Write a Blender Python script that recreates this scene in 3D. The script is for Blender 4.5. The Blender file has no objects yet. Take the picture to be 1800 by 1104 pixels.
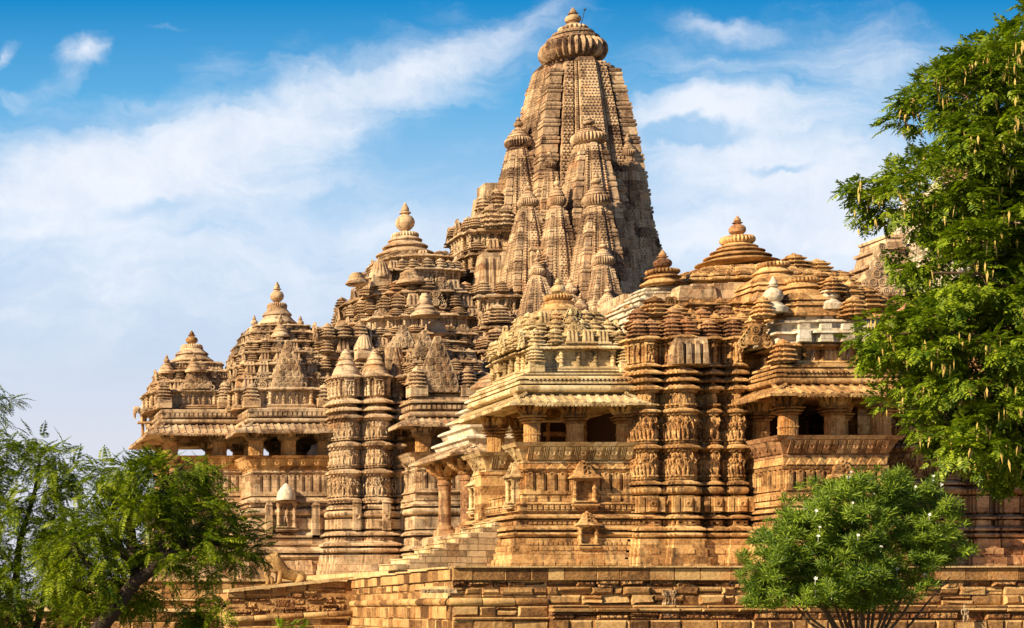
import bpy, math, random
import numpy as np
from mathutils import Vector, Matrix
R = math.radians
sc = bpy.context.scene
COL = sc.collection
# ------------------------------------------------------------------ camera
F = 3000.0; CX0 = -100.0; HY = 1050.0; EYE = 1.7
cam_d = bpy.data.cameras.new('camera'); cam = bpy.data.objects.new('camera', cam_d)
COL.objects.link(cam); sc.camera = cam
cam.location = (0, 0, EYE); cam.rotation_euler = (R(90), 0, 0)
cam_d.sensor_width = 36.0; cam_d.lens = 36.0 * F / 1800.0
cam_d.shift_x = (900 - CX0) / 1800.0; cam_d.shift_y = (HY - 552) / 1800.0
cam_d.clip_end = 3000; cam_d.clip_start = 0.5
# survey helpers: a photo column / row at a true distance gives the real position on site
def X(px, Y): return (px - CX0) * Y / F
def Z(py, Y): return EYE + (HY - py) * Y / F
# ------------------------------------------------------------------ sun
L = Vector((-0.79, -0.33, 0.50)).normalized()
sun_d = bpy.data.lights.new('sun', 'SUN'); sun = bpy.data.objects.new('sun', sun_d); COL.objects.link(sun)
sun_d.energy = 5.0; sun_d.angle = R(0.5); sun_d.color = (1.0, 0.84, 0.58)
sun.rotation_euler = L.to_track_quat('Z', 'Y').to_euler()
sun.location = L * 60
# ------------------------------------------------------------------ view
sc.view_settings.view_transform = 'Standard'; sc.view_settings.look = 'None'
sc.view_settings.exposure = 0.86; sc.view_settings.gamma = 1.0; sc.view_settings.use_curve_mapping = False
sc.cycles.max_bounces = 6; sc.cycles.diffuse_bounces = 2; sc.cycles.transparent_max_bounces = 4
sc.cycles.use_adaptive_sampling = True; sc.cycles.adaptive_threshold = 0.02
# ------------------------------------------------------------------ node helper
class NT:
    def __init__(s, nt): s.nt = nt; s.n = nt.nodes; s.l = nt.links
    def node(s, t, **kw):
        n = s.n.new(t)
        for k, v in kw.items():
            if k.startswith('i_'):
                key = k[2:]; key = int(key) if key.isdigit() else key
                s.put(n.inputs[key], v)
            else: setattr(n, k, v)
        return n
    def put(s, inp, v):
        if isinstance(v, bpy.types.NodeSocket): s.l.new(v, inp)
        elif v is not None: inp.default_value = v
    def math(s, op, a, b=None, c=None, clamp=False):
        n = s.n.new('ShaderNodeMath'); n.operation = op; n.use_clamp = clamp
        s.put(n.inputs[0], a); s.put(n.inputs[1], b); s.put(n.inputs[2], c); return n.outputs[0]
    def mix(s, f, a, b, mode='MIX'):
        n = s.n.new('ShaderNodeMix'); n.data_type = 'RGBA'; n.blend_type = mode
        s.put(n.inputs[0], f); s.put(n.inputs[6], a); s.put(n.inputs[7], b); return n.outputs[2]
    def ramp(s, f, stops, interp='LINEAR'):
        n = s.n.new('ShaderNodeValToRGB'); s.put(n.inputs[0], f); e = n.color_ramp; e.interpolation = interp
        while len(e.elements) < len(stops): e.elements.new(0.5)
        for el, (p, c) in zip(e.elements, stops):
            el.position = p; el.color = (c, c, c, 1) if isinstance(c, (int, float)) else (*c, 1)
        return n.outputs[0]
    def mapr(s, v, a, b, c=0.0, d=1.0, smooth=False):
        n = s.n.new('ShaderNodeMapRange'); n.clamp = True
        if smooth: n.interpolation_type = 'SMOOTHSTEP'
        for i, q in enumerate((v, a, b, c, d)): s.put(n.inputs[i], q)
        return n.outputs[0]
    def noise(s, vec, scale, detail=4, rough=0.55, dist=0.0):
        n = s.n.new('ShaderNodeTexNoise'); s.put(n.inputs['Vector'], vec)
        n.inputs['Scale'].default_value = scale; n.inputs['Detail'].default_value = detail
        n.inputs['Roughness'].default_value = rough; n.inputs['Distortion'].default_value = dist
        return n.outputs[0]
    def mapping(s, vec, loc=(0, 0, 0), rot=(0, 0, 0), scale=(1, 1, 1), kind='POINT'):
        n = s.n.new('ShaderNodeMapping'); n.vector_type = kind; s.put(n.inputs[0], vec)
        n.inputs[1].default_value = loc; n.inputs[2].default_value = rot; n.inputs[3].default_value = scale
        return n.outputs[0]
# ------------------------------------------------------------------ world: sky with cirrus
w = bpy.data.worlds.new('World'); sc.world = w; w.use_nodes = True
T = NT(w.node_tree); T.n.clear()
tc = T.node('ShaderNodeTexCoord'); sep = T.node('ShaderNodeSeparateXYZ', i_0=tc.outputs['Generated'])
sx, sy, sz = sep.outputs
ya = T.math('MAXIMUM', T.math('ABSOLUTE', sy), 0.12)
az = T.math('DIVIDE', sx, ya); el = T.math('DIVIDE', sz, ya)
U = T.math('SUBTRACT', T.math('MULTIPLY', az, F / 1000), -CX0 / 1000)
V = T.math('SUBTRACT', HY / 1000, T.math('MULTIPLY', el, F / 1000))
uv = T.node('ShaderNodeCombineXYZ', i_0=U, i_1=V, i_2=0.0).outputs[0]
sky = T.node('ShaderNodeTexSky'); sky.sky_type = 'NISHITA'; sky.sun_disc = False
sky.sun_elevation = math.asin(L.z); sky.sun_rotation = math.atan2(L.x, L.y)
SB = 0.08
def k(c): return tuple(q / SB for q in c)
elev = T.mapr(V, 1.1, -1.1, 0.0, 1.0)
grad = T.ramp(elev, [(0.0, (.53, .52, .57)), (0.15, (.50, .52, .59)), (0.32, (.31, .46, .63)), (0.42, (.085, .31, .55)),
                     (0.50, (.003, .18, .43)), (0.60, (.003, .11, .31)), (1.0, (.004, .05, .17))])
gradk = T.mix(1.0, grad, (10, 10, 10, 1), 'MULTIPLY')
base = T.mix(0.97, sky.outputs[0], gradk)
# warp for wispy edges
wn = T.node('ShaderNodeTexNoise', i_Vector=uv, i_Scale=5.0, i_Detail=5.0, i_Roughness=0.6)
wv = T.node('ShaderNodeVectorMath', operation='SUBTRACT', i_0=wn.outputs['Color'], i_1=(0.5, 0.5, 0.5))
wv2 = T.node('ShaderNodeVectorMath', operation='SCALE', i_0=wv.outputs[0]); wv2.inputs[3].default_value = 0.16
uvw = T.node('ShaderNodeVectorMath', operation='ADD', i_0=uv, i_1=wv2.outputs[0]).outputs[0]
def blob(cx, cy, lx, ly, ang, s):
    m = T.mapping(uvw, (cx, cy, 0), (0, 0, R(ang)), (lx, ly, 1.0), 'TEXTURE')
    g = T.node('ShaderNodeTexGradient', gradient_type='SPHERICAL', i_0=m)
    return T.math('MULTIPLY', g.outputs[1], s)
blobs = [  # streaks of cirrus, centre, half length, half width, slope, density
    (.12, .30, .38, .16, -8, 1.5), (.42, .235, .50, .15, -20, 1.6), (.74, .13, .45, .10, -20, 1.15), (.92, .03, .28, .05, -28, .9),
    (.30, .42, .60, .20, 0, .9), (.60, .50, .60, .20, -4, .9), (.05, .55, .40, .25, 5, .75),
    (.66, .30, .40, .08, -12, .6), (.86, .42, .35, .14, -10, .9),
    (.138, .103, .07, .05, -20, 1.7), (.0, .105, .06, .022, -45, 1.3), (.03, .165, .12, .025, -10, .8), (.31, .045, .09, .012, -10, .7),
    (1.22, .20, .30, .14, 12, 1.3), (1.38, .33, .42, .18, 10, 1.3), (1.24, .43, .40, .16, 0, 1.2), (1.25, .045, .16, .035, 10, .65),
    (1.52, .20, .38, .24, 20, 1.15), (1.50, .07, .30, .07, 6, .6), (.36, .105, .09, .045, -5, .75), (.78, .015, .1, .03, -5, .5), (1.6, .45, .4, .2, 0, 1.0)]
tot = None
for b in blobs:
    g = blob(*b); tot = g if tot is None else T.math('ADD', tot, g)
st = T.mapping(uvw, (0, 0, 0), (0, 0, R(18)), (1.5, 7.5, 1.0))
n1 = T.noise(st, 1.5, 9, 0.6, 0.35)
n2 = T.noise(uvw, 7.0, 8, 0.65, 0.2)
den = T.math('ADD', tot, T.math('MULTIPLY', T.math('SUBTRACT', n1, 0.5), 2.6))
den = T.math('ADD', den, T.math('MULTIPLY', T.math('SUBTRACT', n2, 0.5), 0.45))
gate = T.mapr(tot, 0.02, 0.35, 0.0, 1.0, True)
cl = T.math('MULTIPLY', T.mapr(den, 0.15, 2.1, 0.0, 0.92, True), gate)
cl = T.math('MULTIPLY', cl, T.mapr(sy, -0.4, 0.3, 0.35, 1.0))
cl = T.math('MULTIPLY', cl, T.mapr(V, 1.1, 0.45, 0.45, 1.0))
# small blue openings in the veil
gaps = T.math('ADD', blob(1.21, .245, .16, .04, 0, 1.3), T.math('ADD', blob(1.13, .155, .09, .028, -20, 1.2), blob(1.36, .30, .12, .02, -6, .8)))
gaps = T.math('ADD', gaps, blob(.28, .375, .2, .04, -4, .9))
cl = T.math('MULTIPLY', cl, T.mapr(T.math('ADD', gaps, T.math('MULTIPLY', T.math('SUBTRACT', n2, 0.5), 0.7)), 0.25, 0.8, 1.0, 0.35, True))
ccol = T.ramp(n2, [(0.3, (.52, .57, .66)), (0.6, (.64, .66, .71))])
ccol = T.mix(1.0, ccol, (10, 10, 10, 1), 'MULTIPLY')
skyc = T.mix(cl, base, ccol)
# below the horizon the world is dull earth
skyc = T.mix(T.mapr(sz, -0.02, 0.0), (.9, .7, .5, 1), skyc)
bg = T.node('ShaderNodeBackground', i_Color=skyc, i_Strength=SB)
T.node('ShaderNodeOutputWorld', i_Surface=bg.outputs[0])
# ------------------------------------------------------------------ materials
def new_mat(name):
    m = bpy.data.materials.new(name); m.use_nodes = True; t = NT(m.node_tree)
    b = t.n['Principled BSDF']; b.inputs['Roughness'].default_value = 0.9
    b.inputs['Specular IOR Level'].default_value = 0.15
    return m, t, b
def stone(name, dark, mid, light, pale=None, palef=0.0, joints=(0.95, 0.38), carve=0.0, stain=0.45, brickmix=0.36, jd=0.34, bump=0.7, rough_blocks=0.07, fine=1.0, island=False):
    m, t, b = new_mat(name)
    geo = t.node('ShaderNodeNewGeometry'); pos = geo.outputs['Position']
    sp = t.node('ShaderNodeSeparateXYZ', i_0=pos)
    xy = t.math('ADD', sp.outputs[0], t.math('MULTIPLY', sp.outputs[1], 0.93))
    bv = t.node('ShaderNodeCombineXYZ', i_0=xy, i_1=sp.outputs[2], i_2=0.0).outputs[0]
    if rough_blocks:
        wn = t.node('ShaderNodeTexNoise', i_Vector=pos, i_Scale=1.3, i_Detail=3.0)
        wv = t.node('ShaderNodeVectorMath', operation='SUBTRACT', i_0=wn.outputs['Color'], i_1=(0.5, 0.5, 0.5))
        wv2 = t.node('ShaderNodeVectorMath', operation='SCALE', i_0=wv.outputs[0]); wv2.inputs[3].default_value = rough_blocks
        bv = t.node('ShaderNodeVectorMath', operation='ADD', i_0=bv, i_1=wv2.outputs[0]).outputs[0]
    br = t.node('ShaderNodeTexBrick', i_Vector=bv); br.offset = 0.43; br.squash = 0.8; br.squash_frequency = 3
    br.inputs['Color1'].default_value = (0, 0, 0, 1); br.inputs['Color2'].default_value = (1, 1, 1, 1)
    br.inputs['Mortar'].default_value = (0.5, 0.5, 0.5, 1)
    br.inputs['Scale'].default_value = 1.0; br.inputs['Mortar Size'].default_value = 0.012
    br.inputs['Mortar Smooth'].default_value = 0.3; br.inputs['Bias'].default_value = 0.0
    br.inputs['Brick Width'].default_value = joints[0]; br.inputs['Row Height'].default_value = joints[1]
    big = t.noise(pos, 0.35, 5, 0.6); med = t.noise(pos, 1.9, 6, 0.65); finen = t.noise(pos, 9.0, 6, 0.7)
    rnd = t.node('ShaderNodeSeparateColor', i_0=br.outputs['Color']).outputs[0]
    if island: rnd = geo.outputs['Random Per Island']
    f = t.math('ADD', t.math('MULTIPLY', med, 1.0 - brickmix), t.math('MULTIPLY', rnd, brickmix))
    f = t.math('ADD', f, t.math('MULTIPLY', t.math('SUBTRACT', finen, 0.5), 0.95))
    f = t.math('ADD', f, t.math('MULTIPLY', t.math('SUBTRACT', big, 0.5), 0.5))
    col = t.ramp(f, [(0.18, dark), (0.46, mid), (0.8, light)])
    # iron red patches and grey lichen patches
    red = t.mapr(t.noise(t.mapping(pos, (7, 3, 1)), 0.8, 4, 0.6), 0.56, 0.7, 0.0, 0.6)
    col = t.mix(red, col, t.mix(1.0, col, (1.0, .72, .55, 1), 'MULTIPLY'))
    if pale:
        pf = t.mapr(t.noise(t.mapping(pos, (3, 9, 4)), 0.55, 5, 0.65), 0.5, 0.62, 0.0, palef)
        col = t.mix(pf, col, (*pale, 1))
    sv = t.mapping(pos, (0, 0, 0), (0, 0, 0), (2.2, 2.2, 0.45))
    sn = t.noise(sv, 1.2, 6, 0.7)
    col = t.mix(t.mapr(sn, 0.52, 0.66, 0.0, stain), col, (.060, .038, .026, 1))
    wp = t.noise(t.mapping(pos, (5, 2, 8), (0, 0, 0), (1.6, 1.6, 1.1)), 1.0, 7, .72)
    col = t.mix(t.mapr(wp, 0.60, 0.68, 0.0, stain * .55), col, (.30, .26, .21, 1))
    # joint lines
    jf = t.math('MULTIPLY', br.outputs['Fac'], jd)
    col = t.mix(jf, col, (.10, .055, .028, 1))
    t.put(b.inputs['Base Color'], col)
    h = t.math('ADD', t.math('MULTIPLY', med, 0.5), t.math('MULTIPLY', finen, 0.35 * fine))
    h = t.math('ADD', h, t.math('MULTIPLY', t.noise(pos, 28.0, 3, 0.6), 0.14 * fine))
    h = t.math('SUBTRACT', h, t.math('MULTIPLY', br.outputs['Fac'], 0.35 * jd))
    if carve:
        vo = t.node('ShaderNodeTexVoronoi', i_Vector=t.mapping(pos, scale=(1, 1, 0.8)), i_Scale=5.5); vo.feature = 'SMOOTH_F1'
        vo.inputs['Smoothness'].default_value = 0.25
        h = t.math('ADD', h, t.math('MULTIPLY', t.math('SUBTRACT', 1.0, vo.outputs['Distance']), carve))
        vo2 = t.node('ShaderNodeTexVoronoi', i_Vector=pos, i_Scale=12.0)
        h = t.math('ADD', h, t.math('MULTIPLY', vo2.outputs['Distance'], carve * 0.5))
    bp = t.node('ShaderNodeBump', i_Height=h, i_Strength=1.0); bp.inputs['Distance'].default_value = 0.10 * bump
    t.put(b.inputs['Normal'], bp.outputs[0])
    return m
M = {}
M['warm'] = stone('sandstone_warm', (.085, .034, .013), (.45, .24, .09), (.78, .51, .225), stain=.75)
M['warm_carved'] = stone('sandstone_warm_carved', (.075, .030, .012), (.45, .235, .09), (.80, .52, .235), carve=.9, stain=.6, jd=.15)
M['shaft'] = stone('sandstone_shaft', (.20, .085, .03), (.52, .28, .10), (.78, .50, .21), stain=.35, jd=0.0, brickmix=0.0, carve=.35)
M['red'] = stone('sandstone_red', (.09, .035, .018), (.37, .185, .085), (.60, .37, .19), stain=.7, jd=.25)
M['gold'] = stone('sandstone_gold', (.17, .095, .04), (.58, .41, .20), (.82, .66, .40), stain=.5)
M['pale'] = stone('sandstone_pale', (.24, .17, .11), (.64, .53, .38), (.84, .76, .60), stain=.45, jd=.35, brickmix=.35)
M['beige'] = stone('sandstone_beige', (.095, .048, .025), (.42, .265, .145), (.71, .51, .305), pale=(.78, .62, .42), palef=.4, stain=.75)
M['beige_carved'] = stone('sandstone_beige_carved', (.09, .045, .024), (.42, .27, .145), (.74, .54, .33), pale=(.78, .62, .42), palef=.35, carve=.9, stain=.6, jd=.15)
M['spire'] = stone('sandstone_spire', (.09, .048, .03), (.41, .26, .15), (.68, .49, .30), joints=(.9, .55), carve=.22, stain=.55, brickmix=.5, jd=.3)
M['grey'] = stone('sandstone_grey_shade', (.08, .06, .045), (.25, .19, .14), (.42, .33, .24), stain=.6)  # greyer, darker stone with the shade of set-back parts in its colour
M['block'] = stone('terrace_blocks', (.11, .05, .02), (.40, .205, .075), (.68, .43, .18), brickmix=.6, stain=.45, jd=0.0, bump=1.3, island=True)
M['rubble'] = stone('terrace_rubble', (.075, .032, .013), (.30, .13, .05), (.58, .33, .13), brickmix=.6, carve=.9, stain=.55, jd=0.0, bump=2.4, island=True)
M['stair_dim'] = stone('stair_dim_side', (.14, .09, .05), (.36, .25, .14), (.52, .38, .23), joints=(.8, .26), brickmix=.5, stain=.35, jd=.9)  # darker stone paints the dim side of the stairs
M['coping'] = stone('coping_stone', (.22, .12, .05), (.58, .38, .17), (.80, .60, .33), stain=.3, jd=0.0, island=True, brickmix=.4)
M['lion'] = stone('lion_stone', (.09, .045, .018), (.30, .17, .065), (.50, .31, .13), stain=.3, jd=0.0, brickmix=0)
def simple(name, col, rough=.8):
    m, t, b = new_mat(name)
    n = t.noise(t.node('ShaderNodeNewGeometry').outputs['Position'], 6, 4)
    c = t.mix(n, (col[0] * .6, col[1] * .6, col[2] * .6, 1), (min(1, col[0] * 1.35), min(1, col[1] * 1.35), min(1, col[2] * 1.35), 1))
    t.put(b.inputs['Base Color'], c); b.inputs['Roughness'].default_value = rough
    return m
M['wood_shade'] = simple('door_wood_shade', (.06, .03, .015)); M['iron'] = simple('iron', (.05, .05, .05), .5)  # near-black wood colour also stands in for shade inside the porch
def leafmat(name, c1, c2, trans=.35):
    m, t, b = new_mat(name)
    geo = t.node('ShaderNodeNewGeometry')
    at = geo.outputs['Random Per Island']
    n = t.noise(geo.outputs['Position'], 0.9, 3)
    f = t.math('ADD', t.math('MULTIPLY', t.math('POWER', at, 1.5), .75), t.mapr(n, .4, .7, 0, .4))
    c = t.mix(f, (*c1, 1), (*c2, 1))
    t.put(b.inputs['Base Color'], c); b.inputs['Roughness'].default_value = .55
    b.inputs['Specular IOR Level'].default_value = .3
    tr = t.node('ShaderNodeBsdfTranslucent'); t.put(tr.inputs[0], t.mix(1.0, c, (1.3, 1.5, .5, 1), 'MULTIPLY'))
    ms = t.node('ShaderNodeMixShader', i_0=trans, i_1=b.outputs[0], i_2=tr.outputs[0])
    t.put(t.n['Material Output'].inputs[0], ms.outputs[0])
    return m
M['leaf_left'] = leafmat('feathery_leaf', (.022, .065, .004), (.32, .37, .012), .28)
M['leaf_right'] = leafmat('broad_leaf', (.035, .09, .006), (.36, .43, .02), .28)
M['leaf_bush'] = leafmat('lance_leaf', (.018, .06, .005), (.27, .36, .022), .22)
M['pod'] = leafmat('seed_pod', (.42, .27, .06), (.70, .52, .16), .2)
M['flower'] = simple('white_petal', (.8, .78, .7))
M['bark'] = simple('bark', (.045, .03, .022)); M['bark_light'] = simple('bark_pale', (.22, .15, .10)); M['stem'] = simple('stem_bark', (.12, .075, .045))
# ------------------------------------------------------------------ mesh builder
class MB:
    def __init__(s): s.v = []; s.f = []; s.mi = []; s.m = 0
    def add(s, vs, fs):
        o = len(s.v); s.v.extend(vs); s.f.extend([tuple(i + o for i in f) for f in fs]); s.mi.extend([s.m] * len(fs))
    def box(s, cx, cy, z, sx, sy, sz, top=1.0, topy=None):
        a, b = sx / 2, sy / 2; ty = top if topy is None else topy; c, d = a * top, b * ty
        s.add([(cx - a, cy - b, z), (cx + a, cy - b, z), (cx + a, cy + b, z), (cx - a, cy + b, z),
               (cx - c, cy - d, z + sz), (cx + c, cy - d, z + sz), (cx + c, cy + d, z + sz), (cx - c, cy + d, z + sz)],
              [(3, 2, 1, 0), (4, 5, 6, 7), (0, 1, 5, 4), (1, 2, 6, 5), (2, 3, 7, 6), (3, 0, 4, 7)])
    def fbox(s, p, n, w, d, h, top=1.0, z=None):
        """box standing against a wall at p with outward normal n (nx,ny): width w along wall, depth d outward"""
        nx, ny = n; tx, ty = -ny, nx; x, y, zz = p
        if z is not None: zz = z
        def q(u, v, k): return (x + tx * u + nx * v, y + ty * u + ny * v, zz + k)
        a = w / 2; c = a * top
        s.add([q(-a, 0, 0), q(a, 0, 0), q(a, d, 0), q(-a, d, 0), q(-c, 0, h), q(c, 0, h), q(c, d * top, h), q(-c, d * top, h)],
              [(0, 1, 2, 3), (7, 6, 5, 4), (1, 0, 4, 5), (2, 1, 5, 6), (3, 2, 6, 7), (0, 3, 7, 4)])
    def loft(s, plan, prof, cap=True, center=None):
        """plan: CCW outline; prof: (z, offset[, scale])"""
        n = len(plan); dirs = []
        for i in range(n):
            x0, y0 = plan[i - 1]; x1, y1 = plan[i]; x2, y2 = plan[(i + 1) % n]
            def nrm(ax, ay, bx, by):
                dx, dy = bx - ax, by - ay; l = math.hypot(dx, dy) or 1; return dy / l, -dx / l
            a = nrm(x0, y0, x1, y1); b = nrm(x1, y1, x2, y2); dd = 1 + a[0] * b[0] + a[1] * b[1]
            dd = max(dd, 0.3); dirs.append(((a[0] + b[0]) / dd, (a[1] + b[1]) / dd))
        if center is None: center = (sum(p[0] for p in plan) / n, sum(p[1] for p in plan) / n)
        vs = []; fs = []
        for r in prof:
            z, o = r[0], r[1]; k = r[2] if len(r) > 2 else 1.0
            for (x, y), (dx, dy) in zip(plan, dirs):
                vs.append((center[0] + (x - center[0]) * k + dx * o, center[1] + (y - center[1]) * k + dy * o, z))
        m = len(prof)
        for j in range(m - 1):
            for i in range(n):
                i2 = (i + 1) % n; fs.append((j * n + i, j * n + i2, (j + 1) * n + i2, (j + 1) * n + i))
        if cap: fs.append(tuple(range((m - 1) * n, m * n))); fs.append(tuple(range(n - 1, -1, -1)))
        s.add(vs, fs)
    def lathe(s, cx, cy, prof, n=24, ribs=0, amp=0.0):
        """prof: (r, z[, ribbed])"""
        vs = []; fs = []
        for q in prof:
            r, z = q[0], q[1]; rb = q[2] if len(q) > 2 else 0
            for i in range(n):
                a = 2 * math.pi * i / n; rr = r
                if ribs and rb: rr = r * (1 - amp * rb * (1 - abs(math.sin(a * ribs / 2))))
                vs.append((cx + rr * math.cos(a), cy + rr * math.sin(a), z))
        m = len(prof)
        for j in range(m - 1):
            for i in range(n):
                i2 = (i + 1) % n; fs.append((j * n + i, j * n + i2, (j + 1) * n + i2, (j + 1) * n + i))
        fs.append(tuple(range((m - 1) * n, m * n))); fs.append(tuple(range(n - 1, -1, -1)))
        s.add(vs, fs)
    def tube(s, pts, rads, n=6):
        """smooth tapering tube through points"""
        vs = []; fs = []; P = [Vector(p) for p in pts]; m = len(P); up = None
        for j in range(m):
            d = (P[min(j + 1, m - 1)] - P[max(j - 1, 0)]).normalized()
            if up is None:
                up = Vector((0, 0, 1)) if abs(d.z) < 0.9 else Vector((1, 0, 0))
            a = d.cross(up).normalized(); b = a.cross(d); up = b
            for i in range(n):
                t = 2 * math.pi * i / n; q = P[j] + (a * math.cos(t) + b * math.sin(t)) * rads[j]; vs.append(tuple(q))
        for j in range(m - 1):
            for i in range(n):
                i2 = (i + 1) % n; fs.append((j * n + i2, j * n + i, (j + 1) * n + i, (j + 1) * n + i2))
        fs.append(tuple(range(n))); fs.append(tuple(range(m * n - 1, (m - 1) * n - 1, -1)))
        s.add(vs, fs)
    def torus(s, c, n, r, t, seg=9, k=4, zs=1.0, thick=1.0):
        """ring in the wall plane at c, wall normal n"""
        nx, ny = n; tx, ty = -ny, nx; vs = []; fs = []
        for i in range(seg):
            a = 2 * math.pi * i / seg
            for j in range(k):
                b = 2 * math.pi * (j + .5) / k; rr = r + t * math.cos(b); o = t * math.sin(b)
                u = rr * math.cos(a); zz = rr * math.sin(a) * zs
                vs.append((c[0] + tx * u + nx * o, c[1] + ty * u + ny * o, c[2] + zz))
        for i in range(seg):
            i2 = (i + 1) % seg
            for j in range(k):
                j2 = (j + 1) % k; fs.append((i * k + j, i2 * k + j, i2 * k + j2, i * k + j2))
        s.add(vs, fs)
    def bar(s, p0, p1, w, h):
        P0, P1 = Vector(p0), Vector(p1); d = (P1 - P0).normalized()
        a = d.cross(Vector((0, 0, 1)));
        a = Vector((1, 0, 0)) if a.length < 1e-4 else a.normalized()
        b = a.cross(d) * (h / 2); a = a * (w / 2)
        vs = [tuple(P + i * a + j * b) for P in (P0, P1) for i, j in ((-1, -1), (1, -1), (1, 1), (-1, 1))]
        s.add(vs, [(0, 1, 2, 3), (7, 6, 5, 4), (1, 0, 4, 5), (2, 1, 5, 6), (3, 2, 6, 7), (0, 3, 7, 4)])
WO = {}; MESHES = {}
def tag(o, label=None, cat=None, group=None, kind=None):
    if label: o['label'] = label
    if cat: o['category'] = cat
    if group: o['group'] = group
    if kind: o['kind'] = kind
    return o
def empty(name, loc):
    o = bpy.data.objects.new(name, None); COL.objects.link(o); o.location = loc; WO[o.name] = Vector(loc); o.empty_display_size = .5
    return o
def mesh_of(mb, name, mats, origin=(0, 0, 0), sharp=32):
    me = bpy.data.meshes.new(name); a = np.array(mb.v, dtype=float) - np.array(origin)
    me.from_pydata(a.tolist(), [], mb.f)
    if not isinstance(mats, (list, tuple)): mats = [mats]
    for m in mats: me.materials.append(M[m] if isinstance(m, str) else m)
    if len(mats) > 1: me.polygons.foreach_set('material_index', mb.mi)
    if sharp is not None:
        me.polygons.foreach_set('use_smooth', [True] * len(me.polygons)); me.set_sharp_from_angle(angle=R(sharp))
    me.update(); return me
def build(mb, name, mats, parent=None, label=None, sharp=32, origin=None):
    a = np.array(mb.v, dtype=float)
    if origin is None:
        lo, hi = a.min(0), a.max(0); origin = ((lo[0] + hi[0]) / 2, (lo[1] + hi[1]) / 2, lo[2])
    o = bpy.data.objects.new(name, mesh_of(mb, name, mats, origin, sharp)); COL.objects.link(o)
    WO[o.name] = Vector(origin)
    if parent: o.parent = parent; o.location = WO[o.name] - WO[parent.name]
    else: o.location = origin
    if label: o['label'] = label
    return o
def inst(name, me, loc, parent=None, rot=0.0, scale=1.0, label=None):
    o = bpy.data.objects.new(name, me); COL.objects.link(o); loc = Vector(loc); WO[o.name] = loc
    o.location = loc - (WO[parent.name] if parent else Vector((0, 0, 0)))
    if parent: o.parent = parent
    o.rotation_euler = (0, 0, rot); o.scale = (scale, scale, scale) if isinstance(scale, (int, float)) else scale
    if label: o['label'] = label
    return o
def sub(name, me, parent, loc=(0, 0, 0), rot=0.0, scale=1.0):
    """sub-part placed in its parent's local space"""
    o = bpy.data.objects.new(name, me); COL.objects.link(o); o.parent = parent; o.location = loc
    o.rotation_euler = (0, 0, rot); o.scale = (scale, scale, scale) if isinstance(scale, (int, float)) else scale
    return o
# ------------------------------------------------------------------ plans, profiles
def ratha(cx, cy, hx, hy, proj=()):
    pts = []
    for k in range(4):
        d = ((1, 0), (0, 1), (-1, 0), (0, -1))[k]; n = ((0, -1), (1, 0), (0, 1), (-1, 0))[k]
        Lh, D = ((hx, hy), (hy, hx))[k % 2]
        loc = [(-Lh, D)]; cur = D; ws = []
        for fr, dp in proj:
            wv = Lh * fr; loc.append((-wv, cur)); cur += dp; loc.append((-wv, cur)); ws.append((wv, dp))
        for wv, dp in reversed(ws):
            loc.append((wv, cur)); cur -= dp; loc.append((wv, cur))
        for t, q in loc: pts.append((cx + d[0] * t + n[0] * q, cy + d[1] * t + n[1] * q))
    out = []
    for p in pts:
        if not out or (abs(p[0] - out[-1][0]) + abs(p[1] - out[-1][1])) > 1e-6: out.append(p)
    if abs(out[0][0] - out[-1][0]) + abs(out[0][1] - out[-1][1]) < 1e-6: out.pop()
    return out
def rect(x0, x1, y0, y1): return [(x0, y0), (x1, y0), (x1, y1), (x0, y1)]
def mould(z, items):
    """(type, height, offset): b straight, r roll, e sloped eave, g groove, s slope to offset, k knife edge"""
    pr = [];
    def p(zz, o):
        if pr and abs(pr[-1][0] - zz) < 1e-5 and abs(pr[-1][1] - o) < 1e-5: return
        pr.append((zz, o))
    for t, h, o in items:
        if t == 'g': o -= .10
        if t in 'bg': p(z, o); p(z + h, o)
        elif t == 'r':
            for i in range(7):
                a = -math.pi / 2 + math.pi * i / 6; p(z + h / 2 + h / 2 * math.sin(a), o - h * .5 + h * .5 * math.cos(a))
        elif t == 'e':
            p(z, o - .16); p(z, o); p(z + h * .34, o); p(z + h * .80, o - h * .75); p(z + h, o - h * 1.0)
        elif t == 's':
            p(z, pr[-1][1] if pr else 0); p(z + h, o)
        elif t == 'k': p(z, o - h * .5); p(z + h * .5, o); p(z + h, o - h * .5)
        z += h
    return pr, z
def edges(plan, off=0.0, back=False):
    n = len(plan)
    for i in range(n):
        (x0, y0), (x1, y1) = plan[i], plan[(i + 1) % n]
        l = math.hypot(x1 - x0, y1 - y0)
        if l < 1e-4: continue
        tx, ty = (x1 - x0) / l, (y1 - y0) / l; nx, ny = ty, -tx
        if ny > 0.5 and not back: continue
        yield x0 + nx * off, y0 + ny * off, tx, ty, nx, ny, l
def along(plan, off, spacing, fn, minlen=0.0, inset=0.0, back=False, ext=0.0):
    for x0, y0, tx, ty, nx, ny, l in edges(plan, off, back):
        if l < minlen: continue
        ll = l + 2 * ext - 2 * inset
        if ll <= 0: continue
        k = max(1, round(ll / spacing)); st = ll / k
        for i in range(k):
            u = -ext + inset + (i + .5) * st
            fn(x0 + tx * u, y0 + ty * u, nx, ny, st)
def dentils(mb, plan, off, z, w, h, d, spacing, top=1.0, ext=0.0):
    along(plan, off, spacing, lambda x, y, nx, ny, st: mb.fbox((x, y, z), (nx, ny), w, d, h, top), ext=ext)
rng = random.Random(7)
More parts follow.
